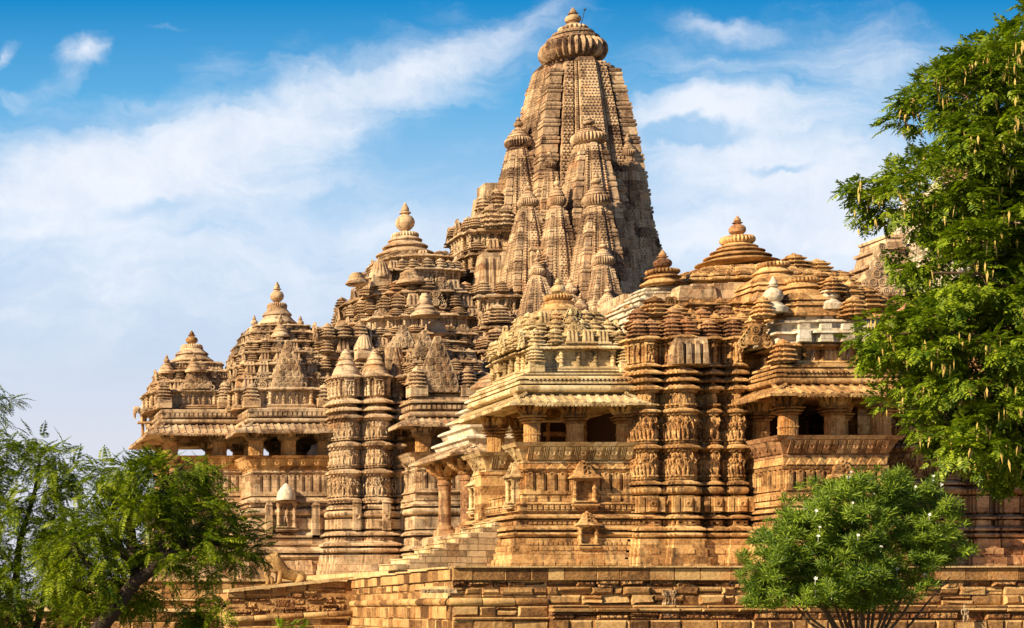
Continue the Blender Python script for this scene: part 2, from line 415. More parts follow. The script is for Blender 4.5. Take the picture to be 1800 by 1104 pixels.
# ------------------------------------------------------------------ carved figure relief
def figure(mb, x, y, z, nx, ny, h, seed=None, thick=1.0):
    r = random.Random(seed if seed is not None else rng.random())
    tx, ty = -ny, nx; sgn = r.choice((-1, 1)); sw = sgn * r.uniform(.02, .06)
    def q(u, v, k): return (x + tx * u * h + nx * v * h * thick, y + ty * u * h + ny * v * h * thick, z + k * h)
    def tb(ps, rs): mb.tube([q(*p) for p in ps], [a * h for a in rs], 5)
    hx = -sw
    tb([(-.07, .06, 0), (-.09 + hx * .4, .09, .26), (-.055 + hx, .07, .5)], [.04, .05, .075])
    kn = r.uniform(-.03, .08)
    tb([(.09, .06, 0), (.08 + kn + hx * .4, .11, .27), (.055 + hx, .07, .5)], [.04, .05, .075])
    tb([(hx, .07, .46), (hx * .3, .08, .6), (sw, .09, .73), (sw, .07, .8)], [.105, .07, .11, .05])
    tb([(sw, .08, .8), (sw * 1.3, .10, .88), (sw * 1.3, .07, 1.0)], [.05, .075, .03])
    for s_ in (-1, 1):
        sh = (sw + s_ * .12, .08, .76); m = r.random()
        if m < .35: e = (sw + s_ * .2, .1, .64); ha = (sw + s_ * .1, .16, .56)
        elif m < .65: e = (sw + s_ * .19, .1, .62); ha = (sw + s_ * .17, .12, .46)
        else: e = (sw + s_ * .22, .1, .84); ha = (sw + s_ * .12, .1, 1.0)
        tb([sh, e, ha], [.042, .035, .025])
def seated(mb, x, y, z, nx, ny, h):
    tx, ty = -ny, nx
    def q(u, v, k): return (x + tx * u * h + nx * v * h, y + ty * u * h + ny * v * h, z + k * h)
    def tb(ps, rs): mb.tube([q(*p) for p in ps], [a * h for a in rs], 5)
    tb([(-.3, .15, .1), (0, .2, .12), (.3, .15, .1)], [.09, .12, .09]); tb([(0, .1, .1), (0, .12, .5), (0, .12, .68)], [.18, .17, .07])
    tb([(0, .12, .68), (0, .14, .82), (0, .1, 1.0)], [.08, .12, .04])
    for s_ in (-1, 1): tb([(s_ * .18, .12, .58), (s_ * .28, .15, .38), (s_ * .12, .22, .25)], [.06, .05, .04])
FIGS = []; FCOUNT = {}
def place_figs(o, lst, thing, mat, name='niche_figure'):
    g = MB()
    for a in lst: carved(o, g, thing + name, mat, *a, name=name)
    if g.v: tag(build(g, 'niche_figures', mat, o), kind='stuff')
def carved(o, g, thing, mat, x, y, z, nx, ny, h, thick=1.0, name='carved_figure'):
    """a relief figure: its own object for the first hundred per temple, then merged into the frieze mesh g"""
    n = FCOUNT.get(thing, 0)
    if n >= 100 or ny > -.5:
        figure(g, x, y, z, nx, ny, h, rng.random(), thick); return
    FCOUNT[thing] = n + 1; key = (mat, rng.randrange(9))
    if key not in MESHES:
        m_ = MB(); figure(m_, 0, 0, 0, 0, -1, 1.0, key[1] * 7 + 3, 1.1); MESHES[key] = mesh_of(m_, 'carved_figure', mat, sharp=50)
    inst(name, MESHES[key], (x, y, z), o, 0.0, h)
def single(kind, name, mat, parent, *a, **kw):
    m_ = MB(); kind(m_, *a, **kw); return build(m_, name, mat, parent)
# ------------------------------------------------------------------ discs, pots, finials
def amalaka_prof(r, z, h, steps=7):
    pr = []
    for i in range(steps + 1):
        a = -math.pi / 2 + math.pi * i / steps
        pr.append((r - h * .5 + h * .5 * math.cos(a) if i not in (0, steps) else r - h * .62, z + h / 2 + h / 2 * math.sin(a), 1.0))
    return pr
def add_amalaka(mb, x, y, z, r, h, ribs=28, amp=.15):
    mb.lathe(x, y, amalaka_prof(r, z, h), n=ribs * 4, ribs=ribs, amp=amp)
def add_pot(mb, x, y, z, r, h, bud=True):
    """kalasha: foot, round pot, lip, bud tip; total height h"""
    u = h if not bud else h
    P = [(.45, 0), (.55, .03), (.40, .07), (.62, .12), (.92, .22), (1.0, .33), (.93, .44), (.70, .53), (.42, .58), (.40, .62), (.62, .645), (.60, .67), (.33, .69)]
    if bud: P += [(.42, .73), (.40, .80), (.22, .90), (.05, 1.0)]
    else: P += [(.3, .72), (.1, .74)]
    mb.lathe(x, y, [(a * r, z + b * u) for a, b in P], n=20)
def add_bell(mb, x, y, z, r, h):
    """ghanta: stacked discs narrowing upward"""
    P = [(1.0, 0), (1.03, .05), (.97, .12), (.82, .2), (.80, .24), (.86, .28), (.84, .36), (.66, .44), (.62, .5), (.66, .54), (.6, .62), (.38, .72), (.33, .8), (.42, .84), (.4, .92), (.25, 1.0)]
    mb.lathe(x, y, [(a * r, z + b * h) for a, b in P], n=28)
def spire_crown(parent, x, y, z, r, h, mat, mat2=None, names=True, pr_=.34):
    """ribbed disc + discs + pot as parts of a spire"""
    mb = MB(); mb.lathe(x, y, [(r * .60, z - h * .25), (r * .58, z - h * .05), (r * .66, z - h * .04), (r * .66, z + h * .02), (r * .6, z + h * .06)], n=24)
    add_amalaka(mb, x, y, z, r, h * .38, 30)
    mb.lathe(x, y, [(r * .62, z + h * .36), (r * .80, z + h * .37), (r * .76, z + h * .43), (r * .58, z + h * .47), (r * .56, z + h * .49)], n=32)
    mb.lathe(x, y, [(r * .64, z + h * .48), (r * .60, z + h * .53), (r * .42, z + h * .57), (r * .38, z + h * .59)], n=28)
    add_amalaka(mb, x, y, z + h * .58, r * .44, h * .07, 20)
    mb.lathe(x, y, [(r * .34, z + h * .64), (r * .26, z + h * .68), (r * .13, z + h * .74)], n=20)
    build(mb, 'ribbed_disc', mat, parent)
    mb = MB(); add_pot(mb, x, y, z + h * .69, r * pr_, h * (.42 if r < 1.5 else .33)); build(mb, 'pot_finial', mat2 or mat, parent)
# ------------------------------------------------------------------ miniature roof (kuta)
def kuta(mb, x, y, z, wd, h, tiers=3, pot=False, q=1.0, det=True):
    plan = ratha(x, y, wd / 2 * .84, wd / 2 * .84, ((.5, wd * .09),))
    pr = [(z, 0)]
    for i in range(tiers):
        a = z + h * .8 * i / tiers; b = h * .8 / tiers; k = 1 - .50 * (i / tiers) ** 1.25; k2 = 1 - .50 * ((i + 1) / tiers) ** 1.25
        pr += [(a, 0, k * .80), (a + b * .48, 0, k * .78), (a + b * .48, 0, k * 1.08), (a + b * .64, 0, k * 1.08), (a + b * .98, 0, k2 * .84)]
    mb.loft(plan, [(p[0], p[1], p[2] if len(p) > 2 else .92) for p in pr], center=(x, y))
    mb.lathe(x, y, [(wd * .26, z + h * .78), (wd * .27, z + h * .83), (wd * .20, z + h * .89), (wd * .1, z + h * .93), (wd * .03, z + h * 1.0)], n=10)
    if pot: add_pot(mb, x, y, z + h * .92, wd * .11, wd * .4)
def gavaksha(mb, x, y, z, nx, ny, wd, h, rows=3, t=.1):
    """pierced arch pediment: slab plus rings in a triangle"""
    tx, ty = -ny, nx
    def P(u, v, k): return (x + tx * u + nx * v, y + ty * u + ny * v, z + k)
    a = wd / 2
    vs = [P(-a, 0, 0), P(a, 0, 0), P(a * .82, 0, h * .3), P(0.12 * a, 0, h), P(-.12 * a, 0, h), P(-a * .82, 0, h * .3)]
    vs += [P(-a, t, 0), P(a, t, 0), P(a * .82, t, h * .3), P(.12 * a, t, h), P(-.12 * a, t, h), P(-a * .82, t, h * .3)]
    mb.add(vs, [(11, 10, 9, 8, 7, 6), (0, 1, 2, 3, 4, 5)] + [(i, (i + 1) % 6, 6 + (i + 1) % 6, 6 + i) for i in range(6)][::1])
    rr = h / (rows * 2 - .2)
    for j in range(rows):
        zz = h * (j + .5) / rows; half = a * (1 - zz / h * .95); k = max(1, int(half * 2 / (rr * 1.9)))
        for i in range(k):
            u = (i - (k - 1) / 2) * (half * 2 / max(k, 1)) * .95
            c = P(u, t + .02, zz); mb.torus((c[0], c[1], c[2]), (nx, ny), rr * .80, rr * .20, 9, 4, thick=2.2)
            mb.torus((c[0], c[1], c[2]), (nx, ny), rr * .34, rr * .15, 6, 4, thick=2.2)
    for s_ in (-1, 1):
        for i in range(5):
            u = a * (1 - i * .2) * s_; c = P(u, t * .6, h * .06 + h * .9 * i / 5); mb.torus(c, (nx, ny), rr * .85, rr * .28, 8, 4, thick=1.6)
# ------------------------------------------------------------------ aedicule (niche with tiny roof)
def aedicule(parent, x, y, z, nx, ny, wd, h, mat, rooff=.34, fig=True, dark='red', label=None):
    tx, ty = -ny, nx; d = wd * .42
    def P(u, v, k): return (x + tx * u + nx * v, y + ty * u + ny * v, z + k)
    b = MB(); hb = h * .1; hn = h * (1 - rooff) - hb * 1.5
    for i, (w_, hh, dd) in enumerate(((1.0, .4, 1.0), (1.12, .3, 1.12), (.95, .3, 1.0))):
        b.fbox(P(0, -.05, hb * sum((.0, .4, .7)[:i + 1]) if i else 0), (nx, ny), wd * w_, d * dd + .05, hb * hh)
    b.fbox(P(0, -.05, hb), (nx, ny), wd * .8, d * .3 + .05, hn)
    for s_ in (-1, 1):
        c = P(s_ * wd * .40, d * .7, 0)
        r = wd * .085
        b.lathe(c[0], c[1], [(r * 1.3, z + hb), (r * 1.3, z + hb + hn * .08), (r, z + hb + hn * .12), (r, z + hb + hn * .3), (r * 1.25, z + hb + hn * .34), (r, z + hb + hn * .38), (r, z + hb + hn * .6), (r * 1.25, z + hb + hn * .64), (r, z + hb + hn * .68), (r, z + hb + hn * .85), (r * 1.4, z + hb + hn * .93), (r * 1.5, z + hb + hn)], n=8)
        b.fbox(P(s_ * wd * .42, -.05, hb), (nx, ny), wd * .12, d * .5 + .05, hn)
    b.fbox(P(0, -.05, hb + hn), (nx, ny), wd * 1.02, d + .05, hb * .5)
    o = build(b, 'aedicule', mat, parent, label=label)
    zr = hb * 1.5 + hn; r_ = MB(); hr = h * rooff
    # sloping eave and stepped roof
    plan = [P(-wd * .62, -.05, 0)[:2], P(-wd * .62, d + wd * .12, 0)[:2], P(wd * .62, d + wd * .12, 0)[:2], P(wd * .62, -.05, 0)[:2]]
    ar = sum(plan[i][0] * plan[(i + 1) % 4][1] - plan[(i + 1) % 4][0] * plan[i][1] for i in range(4))
    if ar < 0: plan = plan[::-1]
    r_.loft(plan, [(z + zr, 0), (z + zr + hr * .06, 0), (z + zr + hr * .22, -wd * .16)])
    for i, (w_, a0, a1) in enumerate(((.9, .2, .45), (.66, .44, .68), (.42, .66, .88))):
        r_.fbox(P(0, -.02, zr + hr * a0), (nx, ny), wd * w_, d * (.95 - .15 * i), hr * (a1 - a0), top=.78)
        r_.torus(P(0, d * (.95 - .15 * i) - .02, zr + hr * (a0 + a1) / 2), (nx, ny), wd * .09 * (1.3 - .2 * i), wd * .035, 8, 4)
    r_.fbox(P(0, 0, zr + hr * .86), (nx, ny), wd * .2, d * .4, hr * .16, top=.3)
    build(r_, 'niche_roof', mat, o)
    if fig:
        g = MB(); figure(g, *P(0, d * .28, 0)[:2], z + hb + hn * .04, nx, ny, hn * .86, thick=.9); build(g, 'niche_figure', mat, o)
    return o
# ------------------------------------------------------------------ curvilinear spire
def shikhara(cx, cy, z0, z1, w0, w1, p, mat, parent, name, lev=26, studs=True, studsz=.26, crown=None, base=True, label=None, lat=True, q=1):
    mb = MB(); NZ = 14
    def W(t): return w1 + (w0 - w1) * (1 - t ** p)
    H = z1 - z0
    zs = [z0 + H * i / NZ for i in range(NZ + 1)]
    # core
    core = ratha(0, 0, 1, 1); mb.loft(ratha(cx, cy, 1, 1), [(zz, 0, W((zz - z0) / H) * .78) for zz in zs], center=(cx, cy))
    # strips: (u0,u1,out,kind) in units of half width
    strips = [(-.23, .23, 1.10, 'lata'), (-.57, -.35, .99, 'mid'), (.35, .57, .99, 'mid'), (-.315, -.265, 1.04, 'fine'), (.265, .315, 1.04, 'fine')]
    faces = (((1, 0), (0, -1)), ((0, -1), (-1, 0)), ((0, 1), (1, 0)))   # tangent, normal: front, left, right
    def strip(tx, ty, nx, ny, u0, u1, out, prof):
        vs = []; fs = []
        for zz, k, o in prof:
            wv = W(min(1, (zz - z0) / H)) * k
            for u, v in ((u0, .74), (u1, .74), (u1, out), (u0, out)):
                e = (o if v == out else 0); su = 0
                vs.append((cx + tx * (u * wv + su) + nx * (v * wv + e), cy + ty * (u * wv + su) + ny * (v * wv + e), zz))
        n = 4; m = len(prof); flip = (tx * ny - ty * nx) > 0
        for j in range(m - 1):
            for i in (1, 2, 3):
                i2 = (i + 1) % n; a = (j * n + i, j * n + i2, (j + 1) * n + i2, (j + 1) * n + i); fs.append(a[::-1] if not flip else a)
        a = ((m - 1) * n, (m - 1) * n + 1, (m - 1) * n + 2, (m - 1) * n + 3); fs.append(a)
        mb.add(vs, fs)
    def courses(n, g, gap=.3, big=0):
        pr = [];
        for i in range(n):
            a = z0 + H * i / n; d = H / n; o = 0
            if big and i % big == big - 1: o = g * 1.6
            pr += [(a, 1, o), (a + d * (1 - gap), 1, o), (a + d * (1 - gap), 1, -g), (a + d, 1, -g)]
        return pr
    smooth = [(zz, 1, 0) for zz in zs] + [(z1 + w1 * .12, .9, 0)]
    g = w0 * .007 + .014
    for (tx, ty), (nx, ny) in faces:
        for u0, u1, out, kind in strips:
            if kind == 'lata': pr = smooth
            elif kind == 'mid': pr = courses(lev, g, .22)
            else: pr = courses(lev * 2, g * .8, .4)
            if kind == 'mid' and ny > -.5: pr = courses(lev, g, .22)
            strip(tx, ty, nx, ny, u0, u1, out, pr)
    # corner strips: L shaped corners as square blocks with bhumi discs
    for sx_, sy_ in ((-1, -1), (1, -1), (-1, 1)):
        pr = []; nb = max(5, lev // 4)
        for i in range(nb):
            a = z0 + H * i / nb; d = H / nb
            for (f, o) in ((0, -g), (.06, -g), (.06, 0), (.5, 0), (.5, -g), (.56, -g), (.56, g), (.66, g * 1.6), (.72, g), (.72, -g), (.78, -g), (.78, g), (.88, g * 1.6), (.94, g), (.94, -g), (1, -g)):
                pr.append((a + d * f, o))
        vs = []; fs = []
        for zz, o in pr:
            zz = z0 + (zz - z0) * .975; wv = W((zz - z0) / H); a, b = .63 * wv - o, .94 * wv + o
            loc = [(a, a), (b, a), (b, b), (a, b)]
            for u, v in loc: vs.append((cx + sx_ * u, cy + sy_ * v, zz))
        m = len(pr); flip = sx_ * sy_ < 0
        for j in range(m - 1):
            for i in range(4):
                i2 = (i + 1) % 4; q_ = (j * 4 + i, j * 4 + i2, (j + 1) * 4 + i2, (j + 1) * 4 + i); fs.append(q_[::-1] if flip else q_)
        fs.append((4 * m - 4, 4 * m - 3, 4 * m - 2, 4 * m - 1)); mb.add(vs, fs)
    if studs:   # lattice of raised pierced studs on the central bands
        zz = z0
        row = 0
        while zz < z1 - studsz * .5:
            t = (zz - z0) / H; wv = W(t)
            for u0_, u1_, ofs in ((-.23, .23, 1.10), (-.57, -.35, .99), (.35, .57, .99)):
                ca_, half = (u0_ + u1_) / 2 * wv, (u1_ - u0_) / 2 * wv
                k = max(1, int(half * 2 / studsz)); st = half * 2 / k
                for fi, ((tx, ty), (nx, ny)) in enumerate(faces[:2]):
                    for i in range(k):
                        u = ca_ - half + st * (i + .5) + (st * .2 if row % 2 else -st * .2) * (k > 1); r = st * .4
                        def Q(uu, vv, kk):
                            o_ = W(min(1, max(0, (zz + kk - z0) / H))) * ofs
                            return (cx + tx * uu + nx * (o_ + vv), cy + ty * uu + ny * (o_ + vv), zz + kk)
                        c = studsz * .5
                        mb.add([Q(u - r, -.01, c), Q(u, -.01, c - r), Q(u + r, -.01, c), Q(u, -.01, c + r), Q(u, st * .5, c)], [(0, 1, 4), (1, 2, 4), (2, 3, 4), (3, 0, 4)])
            zz += studsz; row += 1
    o = build(mb, name, mat, parent, label=label, sharp=14)
    if crown:
        r, h, m2 = crown; spire_crown(o, cx, cy, z1 + w1 * .24, r, h * .95, mat, m2, pr_=.34 if r < 1.5 else .24)
    return o
# ------------------------------------------------------------------ shared temple pieces
def mould_y(y0, Y, items):
    """profile from photo rows at depth Y: items (ytop, type, offset)"""
    out = []; prev = y0
    for yt, t, o in items: out.append((t, (prev - yt) * Y / F, o)); prev = yt
    return mould(Z(y0, Y), out)[0]
def post(mb, x, y, z, h, r):
    P = [(1.5, 0), (1.5, .06), (1.0, .09), (1.0, .24), (1.3, .27), (1.3, .31), (1.0, .34), (1.0, .46), (1.35, .49), (1.35, .53), (1.0, .56), (1.0, .68), (1.3, .71), (1.3, .75), (1.0, .78), (1.0, .88), (1.5, .93), (1.6, 1.0)]
    mb.lathe(x, y, [(a * r, z + b * h) for a, b in P], n=8)
def ring_loft(mb, plan, prof):
    """closed cross-section swept round the plan: hollow inside"""
    n = len(plan); k = len(mb.v); mb.loft(plan, prof + [prof[0]], cap=False)
def eave(parent, plan, z_lip, z_top, out, inn=.0, rib=.42, th=.09, mat='warm', name='eave', thick_r=.07):
    mb = MB(); ring_loft(mb, plan, [(z_lip, out), (z_lip + th, out), (z_top, inn), (z_top - .02, inn - .5), (z_lip + .05, inn - .5), (z_lip + (z_top - z_lip) * .3, inn + .1)])
    sl = (z_top - z_lip - th) / (out - inn)
    def f(x, y, nx, ny, st):
        mb.bar((x + nx * (out - .02), y + ny * (out - .02), z_lip + th + .01), (x + nx * inn, y + ny * inn, z_top + .01), thick_r * 1.7, thick_r * 1.3)
    along(plan, 0, rib, f, ext=out * .7)
    # rim beads
    along(plan, out, .16, lambda x, y, nx, ny, st: mb.fbox((x, y, z_lip - .045), (nx, ny), .09, -.06, .05))
    return build(mb, name, mat, parent)
def attic(parent, plan, z0, z1, r=.07, sp=.62, mat='warm', cmat=None, figs=True, name='niche_storey', fh=.8, label=None, kseed=0):
    H = z1 - z0; mb = MB(); b = H * .2; c = H * .16
    pr, _ = mould(z0, [('b', b * .3, .16), ('g', b * .12, .02), ('r', b * .3, .17), ('b', b * .28, .08), ('b', H - b - c, -.12), ('b', c * .25, .05), ('e', c * .75, .2)])
    mb.loft(plan, pr)
    fl_ = []
    def f(x, y, nx, ny, st):
        tx, ty = -ny, nx
        for s_ in (-.5, .5): post(mb, x + tx * st * s_ - nx * .03, y + ty * st * s_ - ny * .03, z0 + b, H - b - c, r)
        if figs:
            fl_.append((x - nx * .12, y - ny * .12, z0 + b + .01, nx, ny, (H - b - c) * fh))
    along(plan, 0, sp, f, minlen=sp * .55, inset=.05)
    dentils(mb, plan, .16, z0 + H - c * .8, .09, c * .3, .07, .18)
    o = build(mb, name, mat, parent, label=label)
    if fl_: place_figs(o, fl_, parent.name, cmat or mat)
    return o
def parapet(parent, plan, zb, z1, z2, z3, lean=.38, mat='warm', mat2=None, sp=.42, grooves=True, lower=None):
    """pilaster band zb..z1, triangle band z1..z2, leaning seat back z2..z3"""
    mb = MB()
    mb.loft(plan, [(zb, 0), (z1, 0), (z1, .06), (z1 + (z2 - z1) * .25, .1), (z1 + (z2 - z1) * .3, .04), (z2 - .02, .06), (z2, .02)])
    h = z1 - zb
    def pil(x, y, nx, ny, st):
        mb.fbox((x, y, zb), (nx, ny), st * .78, .13, h * .93)
        mb.fbox((x + nx * .12, y + ny * .12, zb + h * .1), (nx, ny), st * .42, .04, h * .7)
        mb.torus((x + nx * .14, y + ny * .14, zb + h * .86), (nx, ny), st * .2, .025, 9, 4)
        mb.fbox((x, y, zb), (nx, ny), st * .96, .17, h * .1)
    along(plan, 0, sp, pil)
    hb = z2 - z1
    def tri(x, y, nx, ny, st):
        tx, ty = -ny, nx; a = st * .46
        def q(u, v, k): return (x + tx * u + nx * v, y + ty * u + ny * v, z1 + hb * .3 + k * hb * .62)
        mb.add([q(-a, .03, 0), q(a, .03, 0), q(0, .03, 1), q(-a * .9, .13, .05), q(a * .9, .13, .05), q(0, .1, .8)], [(3, 4, 5), (0, 3, 5, 2), (4, 1, 2, 5), (0, 1, 4, 3)])
    along(plan, 0, sp, tri)
    build(mb, 'pilaster_band', mat, parent)
    s = MB(); hh = z3 - z2
    s.loft(plan, [(z2 - .01, -.02), (z2, .08), (z2 + hh * .1, .1), (z2 + hh * .12, .06), (z2 + hh * .8, .06 + lean * .75), (z2 + hh * .8, .14 + lean * .75), (z3, .14 + lean), (z3, lean - .12), (z3 - .25, lean - .2)])
    def slat(x, y, nx, ny, st):
        tx, ty = -ny, nx
        def q(u, v, k): return (x + tx * u + nx * (v + .05 + lean * .75 * (k - .15) / .65), y + ty * u + ny * (v + .05 + lean * .75 * (k - .15) / .65), z2 + hh * k)
        for c, w_ in ((-.36, .05), (-.25, .05), (-.14, .05), (.18, .42)):
            a = w_ * st / 2; c_ = c * st
            s.add([q(c_ - a, 0, .16), q(c_ + a, 0, .16), q(c_ + a, 0, .78), q(c_ - a, 0, .78), q(c_ - a, .10, .17), q(c_ + a, .10, .17), q(c_ + a, .10, .77), q(c_ - a, .10, .77)],
                  [(0, 1, 5, 4), (1, 2, 6, 5), (2, 3, 7, 6), (3, 0, 4, 7), (4, 5, 6, 7)])
        if st > .5:
            p_ = q(.18 * st, .11, .47); s.torus(p_, (nx, ny), st * .13, .025, 10, 4)
    along(plan, 0, sp * 1.5, slat)
    build(s, 'seat_back', mat2 or mat, parent)
def pillar_meshes(name, h, w, capw, mat, capmat, hc=None):
    """pillar proto: shaft mesh + capital mesh, base at 0"""
    hc = hc or h * .47; hs = h - hc; mb = MB()
    plan = ratha(0, 0, w / 2, w / 2, ((.72, w * .06), (.36, w * .06)))
    mb.loft(plan, [(0, .06), (.08, .06), (.09, 0), (hs * .5, 0), (hs * .5, .02), (hs * .56, .02), (hs * .56, 0), (hs - .02, 0), (hs, -.02)])
    me = mesh_of(mb, name, mat)
    c = MB(); z = hs; rh = hc * .36
    c.loft(plan, [(z, -.02), (z + rh * .15, .05), (z + rh * .25, .1), (z + rh * .3, .02), (z + rh * .42, .02), (z + rh * .5, .12), (z + rh * .62, .16), (z + rh * .68, .05), (z + rh * .8, .04), (z + rh * .9, .18), (z + rh, .2)])
    z += rh; bh = hc - rh; e = capw / 2
    c.box(0, 0, z, w * 1.05, w * 1.05, bh * .99)
    for nx, ny in ((1, 0), (-1, 0), (0, 1), (0, -1)):
        tx, ty = -ny, nx
        # bracket arm, curling up and out, with a carved dwarf
        pts = [(w * .3, 0), (w * .5, .1), (w * .72, .3), (e * .86, .55), (e, .8)]
        c.tube([(nx * a, ny * a, z + bh * b) for a, b in pts], [w * .3, w * .32, w * .3, w * .26, w * .22], 6)
        c.fbox((nx * w * .4, ny * w * .4, z + bh * .78), (nx, ny), w * .8, e - w * .36, bh * .22)
        for s_ in (-1, 1):
            bx, by = nx * w * .62 + tx * s_ * w * .34, ny * w * .62 + ty * s_ * w * .34
            c.tube([(bx, by, z + bh * .12), (bx * 1.08, by * 1.08, z + bh * .34), (bx * 1.2, by * 1.2, z + bh * .52), (bx * 1.25, by * 1.25, z + bh * .78)], [w * .10, w * .16, w * .13, w * .17], 6)
        c.torus((nx * (w * .62) + 0, ny * (w * .62), z + bh * .4), (nx, ny), w * .2, w * .07, 9, 4)
    return me, mesh_of(c, name + '_capital', capmat)
def place_pillar(pm, x, y, z, parent, rot=0.0, scale=1.0, label=None):
    o = inst('pillar', pm[0], (x, y, z), parent, rot, scale, label); sub('capital', pm[1], o); return o
def kuta_row(mb, plan, off, z, wd, h, spacing=None, tiers=3, pot=False, skip=.0, jit=.12):
    def f(x, y, nx, ny, st):
        if rng.random() < skip: return
        kk = 1 + rng.uniform(-jit, jit); q = rng.random()
        if q < .55 or pot: kuta(mb, x, y, z, wd * kk, h * kk, tiers, pot)
        elif q < .8:   # plain fluted replacement block
            mb.fbox((x - nx * wd * .3, y - ny * wd * .3, z), (nx, ny), wd * .95, wd * .66, h * .95, .62)
            for s_ in (-.28, 0, .28): mb.fbox((x - ny * s_ * wd, y + nx * s_ * wd, z), (nx, ny), wd * .14, wd * .42, h * .9, .6)
            mb.fbox((x - nx * wd * .3, y - ny * wd * .3, z), (nx, ny), wd * 1.1, wd * .74, h * .12)
        else:          # small arched pediment
            mb.fbox((x - nx * wd * .3, y - ny * wd * .3, z), (nx, ny), wd * .8, wd * .5, h * .8, .7)
            gavaksha(mb, x + nx * wd * .15, y + ny * wd * .15, z, nx, ny, wd * .95, h * 1.05, 2, .07)
    along(plan, off, spacing or wd * 1.12, f, minlen=wd * .5)
def pier(parent, x0, x1, Yf, prof, figrows, depth=1.3, mat='warm', cmat='warm_carved', proj=None, top=None, fsp=.3, label=None, figscale=1.0, ledge=()):
    wv = x1 - x0; cx = (x0 + x1) / 2
    pj = proj if proj is not None else ((.76, .13), (.44, .13))
    tot = sum(p[1] for p in pj)
    plan = ratha(cx, Yf + tot + depth / 2, wv / 2 - tot * .9, depth / 2, pj)
    mb = MB(); mb.loft(plan, prof)
    for za, zb in figrows:
        dentils(mb, plan, 0, za - .02, fsp * .7, .07, .16, fsp)
        dentils(mb, plan, .02, zb - .0, fsp * .35, .06, .1, fsp * .5)
    for zz, oo in ledge: dentils(mb, plan, oo, zz, .10, .07, .05, .2)
    zlo = prof[0][0]; o_ = prof[0][1]; dentils(mb, plan, o_, zlo + .06, .2, .2, .025, .27); dentils(mb, plan, o_ - .08, zlo + .5, .34, .18, .03, .42)
    if top:
        z, wd, h = top
        kuta(mb, cx, Yf + tot + depth * .35, z, wd, h, 4, False)
    o = build(mb, 'wall_pier', mat, parent, label=label)
    g = MB()
    for za, zb in figrows:
        h = (zb - za)
        def f(x, y, nx, ny, st):
            carved(o, g, parent.name, cmat, x - nx * .02, y - ny * .02, za + .02, nx, ny, h * rng.uniform(.86, .94) * figscale, 1.15)
        along(plan, 0, fsp, f, minlen=fsp * .42)
    if g.v: tag(build(g, 'figure_frieze', cmat, o), kind='stuff')
    return o, plan
def dome(parent, x, y, zbase, rows, mat, potr=None, potz=None, poth=None, potmat=None, name='roof_dome'):
    """rows: (z0, z1, r, ribbed)"""
    mb = MB()
    for z0, z1, r, rb in rows:
        if rb: mb.lathe(x, y, [(r * .7, z0 - .02)] + amalaka_prof(r, z0, z1 - z0) , n=112, ribs=28, amp=.10)
        else: mb.lathe(x, y, [(r * .82, z0 - .06), (r * .84, z0), (r, z0 + .01), (r * 1.01, z0 + (z1 - z0) * .14), (r * .96, z0 + (z1 - z0) * .24), (r * .84, z0 + (z1 - z0) * .44), (r * .74, z0 + (z1 - z0) * .64), (r * .68, z0 + (z1 - z0) * .78), (r * .68, z1 + .06)], n=36)
    o = build(mb, name, mat, parent)
    if potr:
        p = MB(); add_pot(p, x, y, potz, potr, poth); build(p, 'pot_finial', potmat or mat, o)
    return o
# ================================================================== near temple (right)
J = tag(empty('stone_temple', (34.9, 75, 2.85)), 'orange sandstone temple on the block terrace, with stairway, pillared porch and domed roof', 'temple')
PL = 2.85
# --- solid core so that no gap shows between the piers
mb = MB(); cpl = rect(28.2, 47.5, 69.6, 81.6); zA, zB = Z(775, 69.5), Z(694, 69.5)
mb.loft(cpl, [(PL - .2, .1), (zA, 0)]); mb.loft(cpl, [(zB, 0), (Z(600, 69.5), 0)])
mb.loft(rect(28.2, 32.9, 69.6, 81.6), [(zA, 0), (zB, 0)]); mb.loft(rect(37.3, 47.5, 69.6, 81.6), [(zA, 0), (zB, 0)]); mb.loft(rect(32.9, 37.3, 80, 81.6), [(zA, 0), (zB, 0)])
build(mb, 'hall_wall', 'warm', J)
JB = [(980, 'b', .66), (964, 'b', .58), (950, 'b', .50), (946, 'g', .30), (937, 'r', .46), (933, 'g', .2), (923, 'e', .46), (915, 'b', .24), (911, 'g', .15), (904, 'e', .38)]
JP = [(980, 'b', .58), (978, 'b', .5), (964, 'b', .5), (962, 'b', .43), (948, 'b', .42), (945, 'g', .22), (937, 'r', .38), (933, 'g', .15), (923, 'e', .38), (915, 'b', .18), (912, 'g', .1), (905, 'e', .32), (901, 'g', .08),
      (872, 'b', .14), (869, 'g', .02), (855, 'r', .22), (852, 'g', .0), (843, 'e', 0.208), (839, 'b', .08), (792, 'b', 0), (788, 'b', .1), (779, 'e', 0.200), (776, 'b', .06),
      (728, 'b', 0), (725, 'b', .08), (716, 'e', 0.176), (713, 'b', .04), (688, 'b', 0), (685, 'b', .1), (675, 'e', 0.224), (671, 'g', .0), (662, 'e', 0.208), (658, 'g', .0), (648, 'e', 0.224), (644, 'g', .0), (638, 'e', 0.176)]
Yp = 68.4
jprof = mould_y(996, Yp, JP + [(600, 'b', -.03), (596, 'b', .06), (590, 'e', .2)])
frows = [(Z(837, Yp), Z(794, Yp)), (Z(774, Yp), Z(730, Yp)), (Z(712, Yp), Z(690, Yp))]
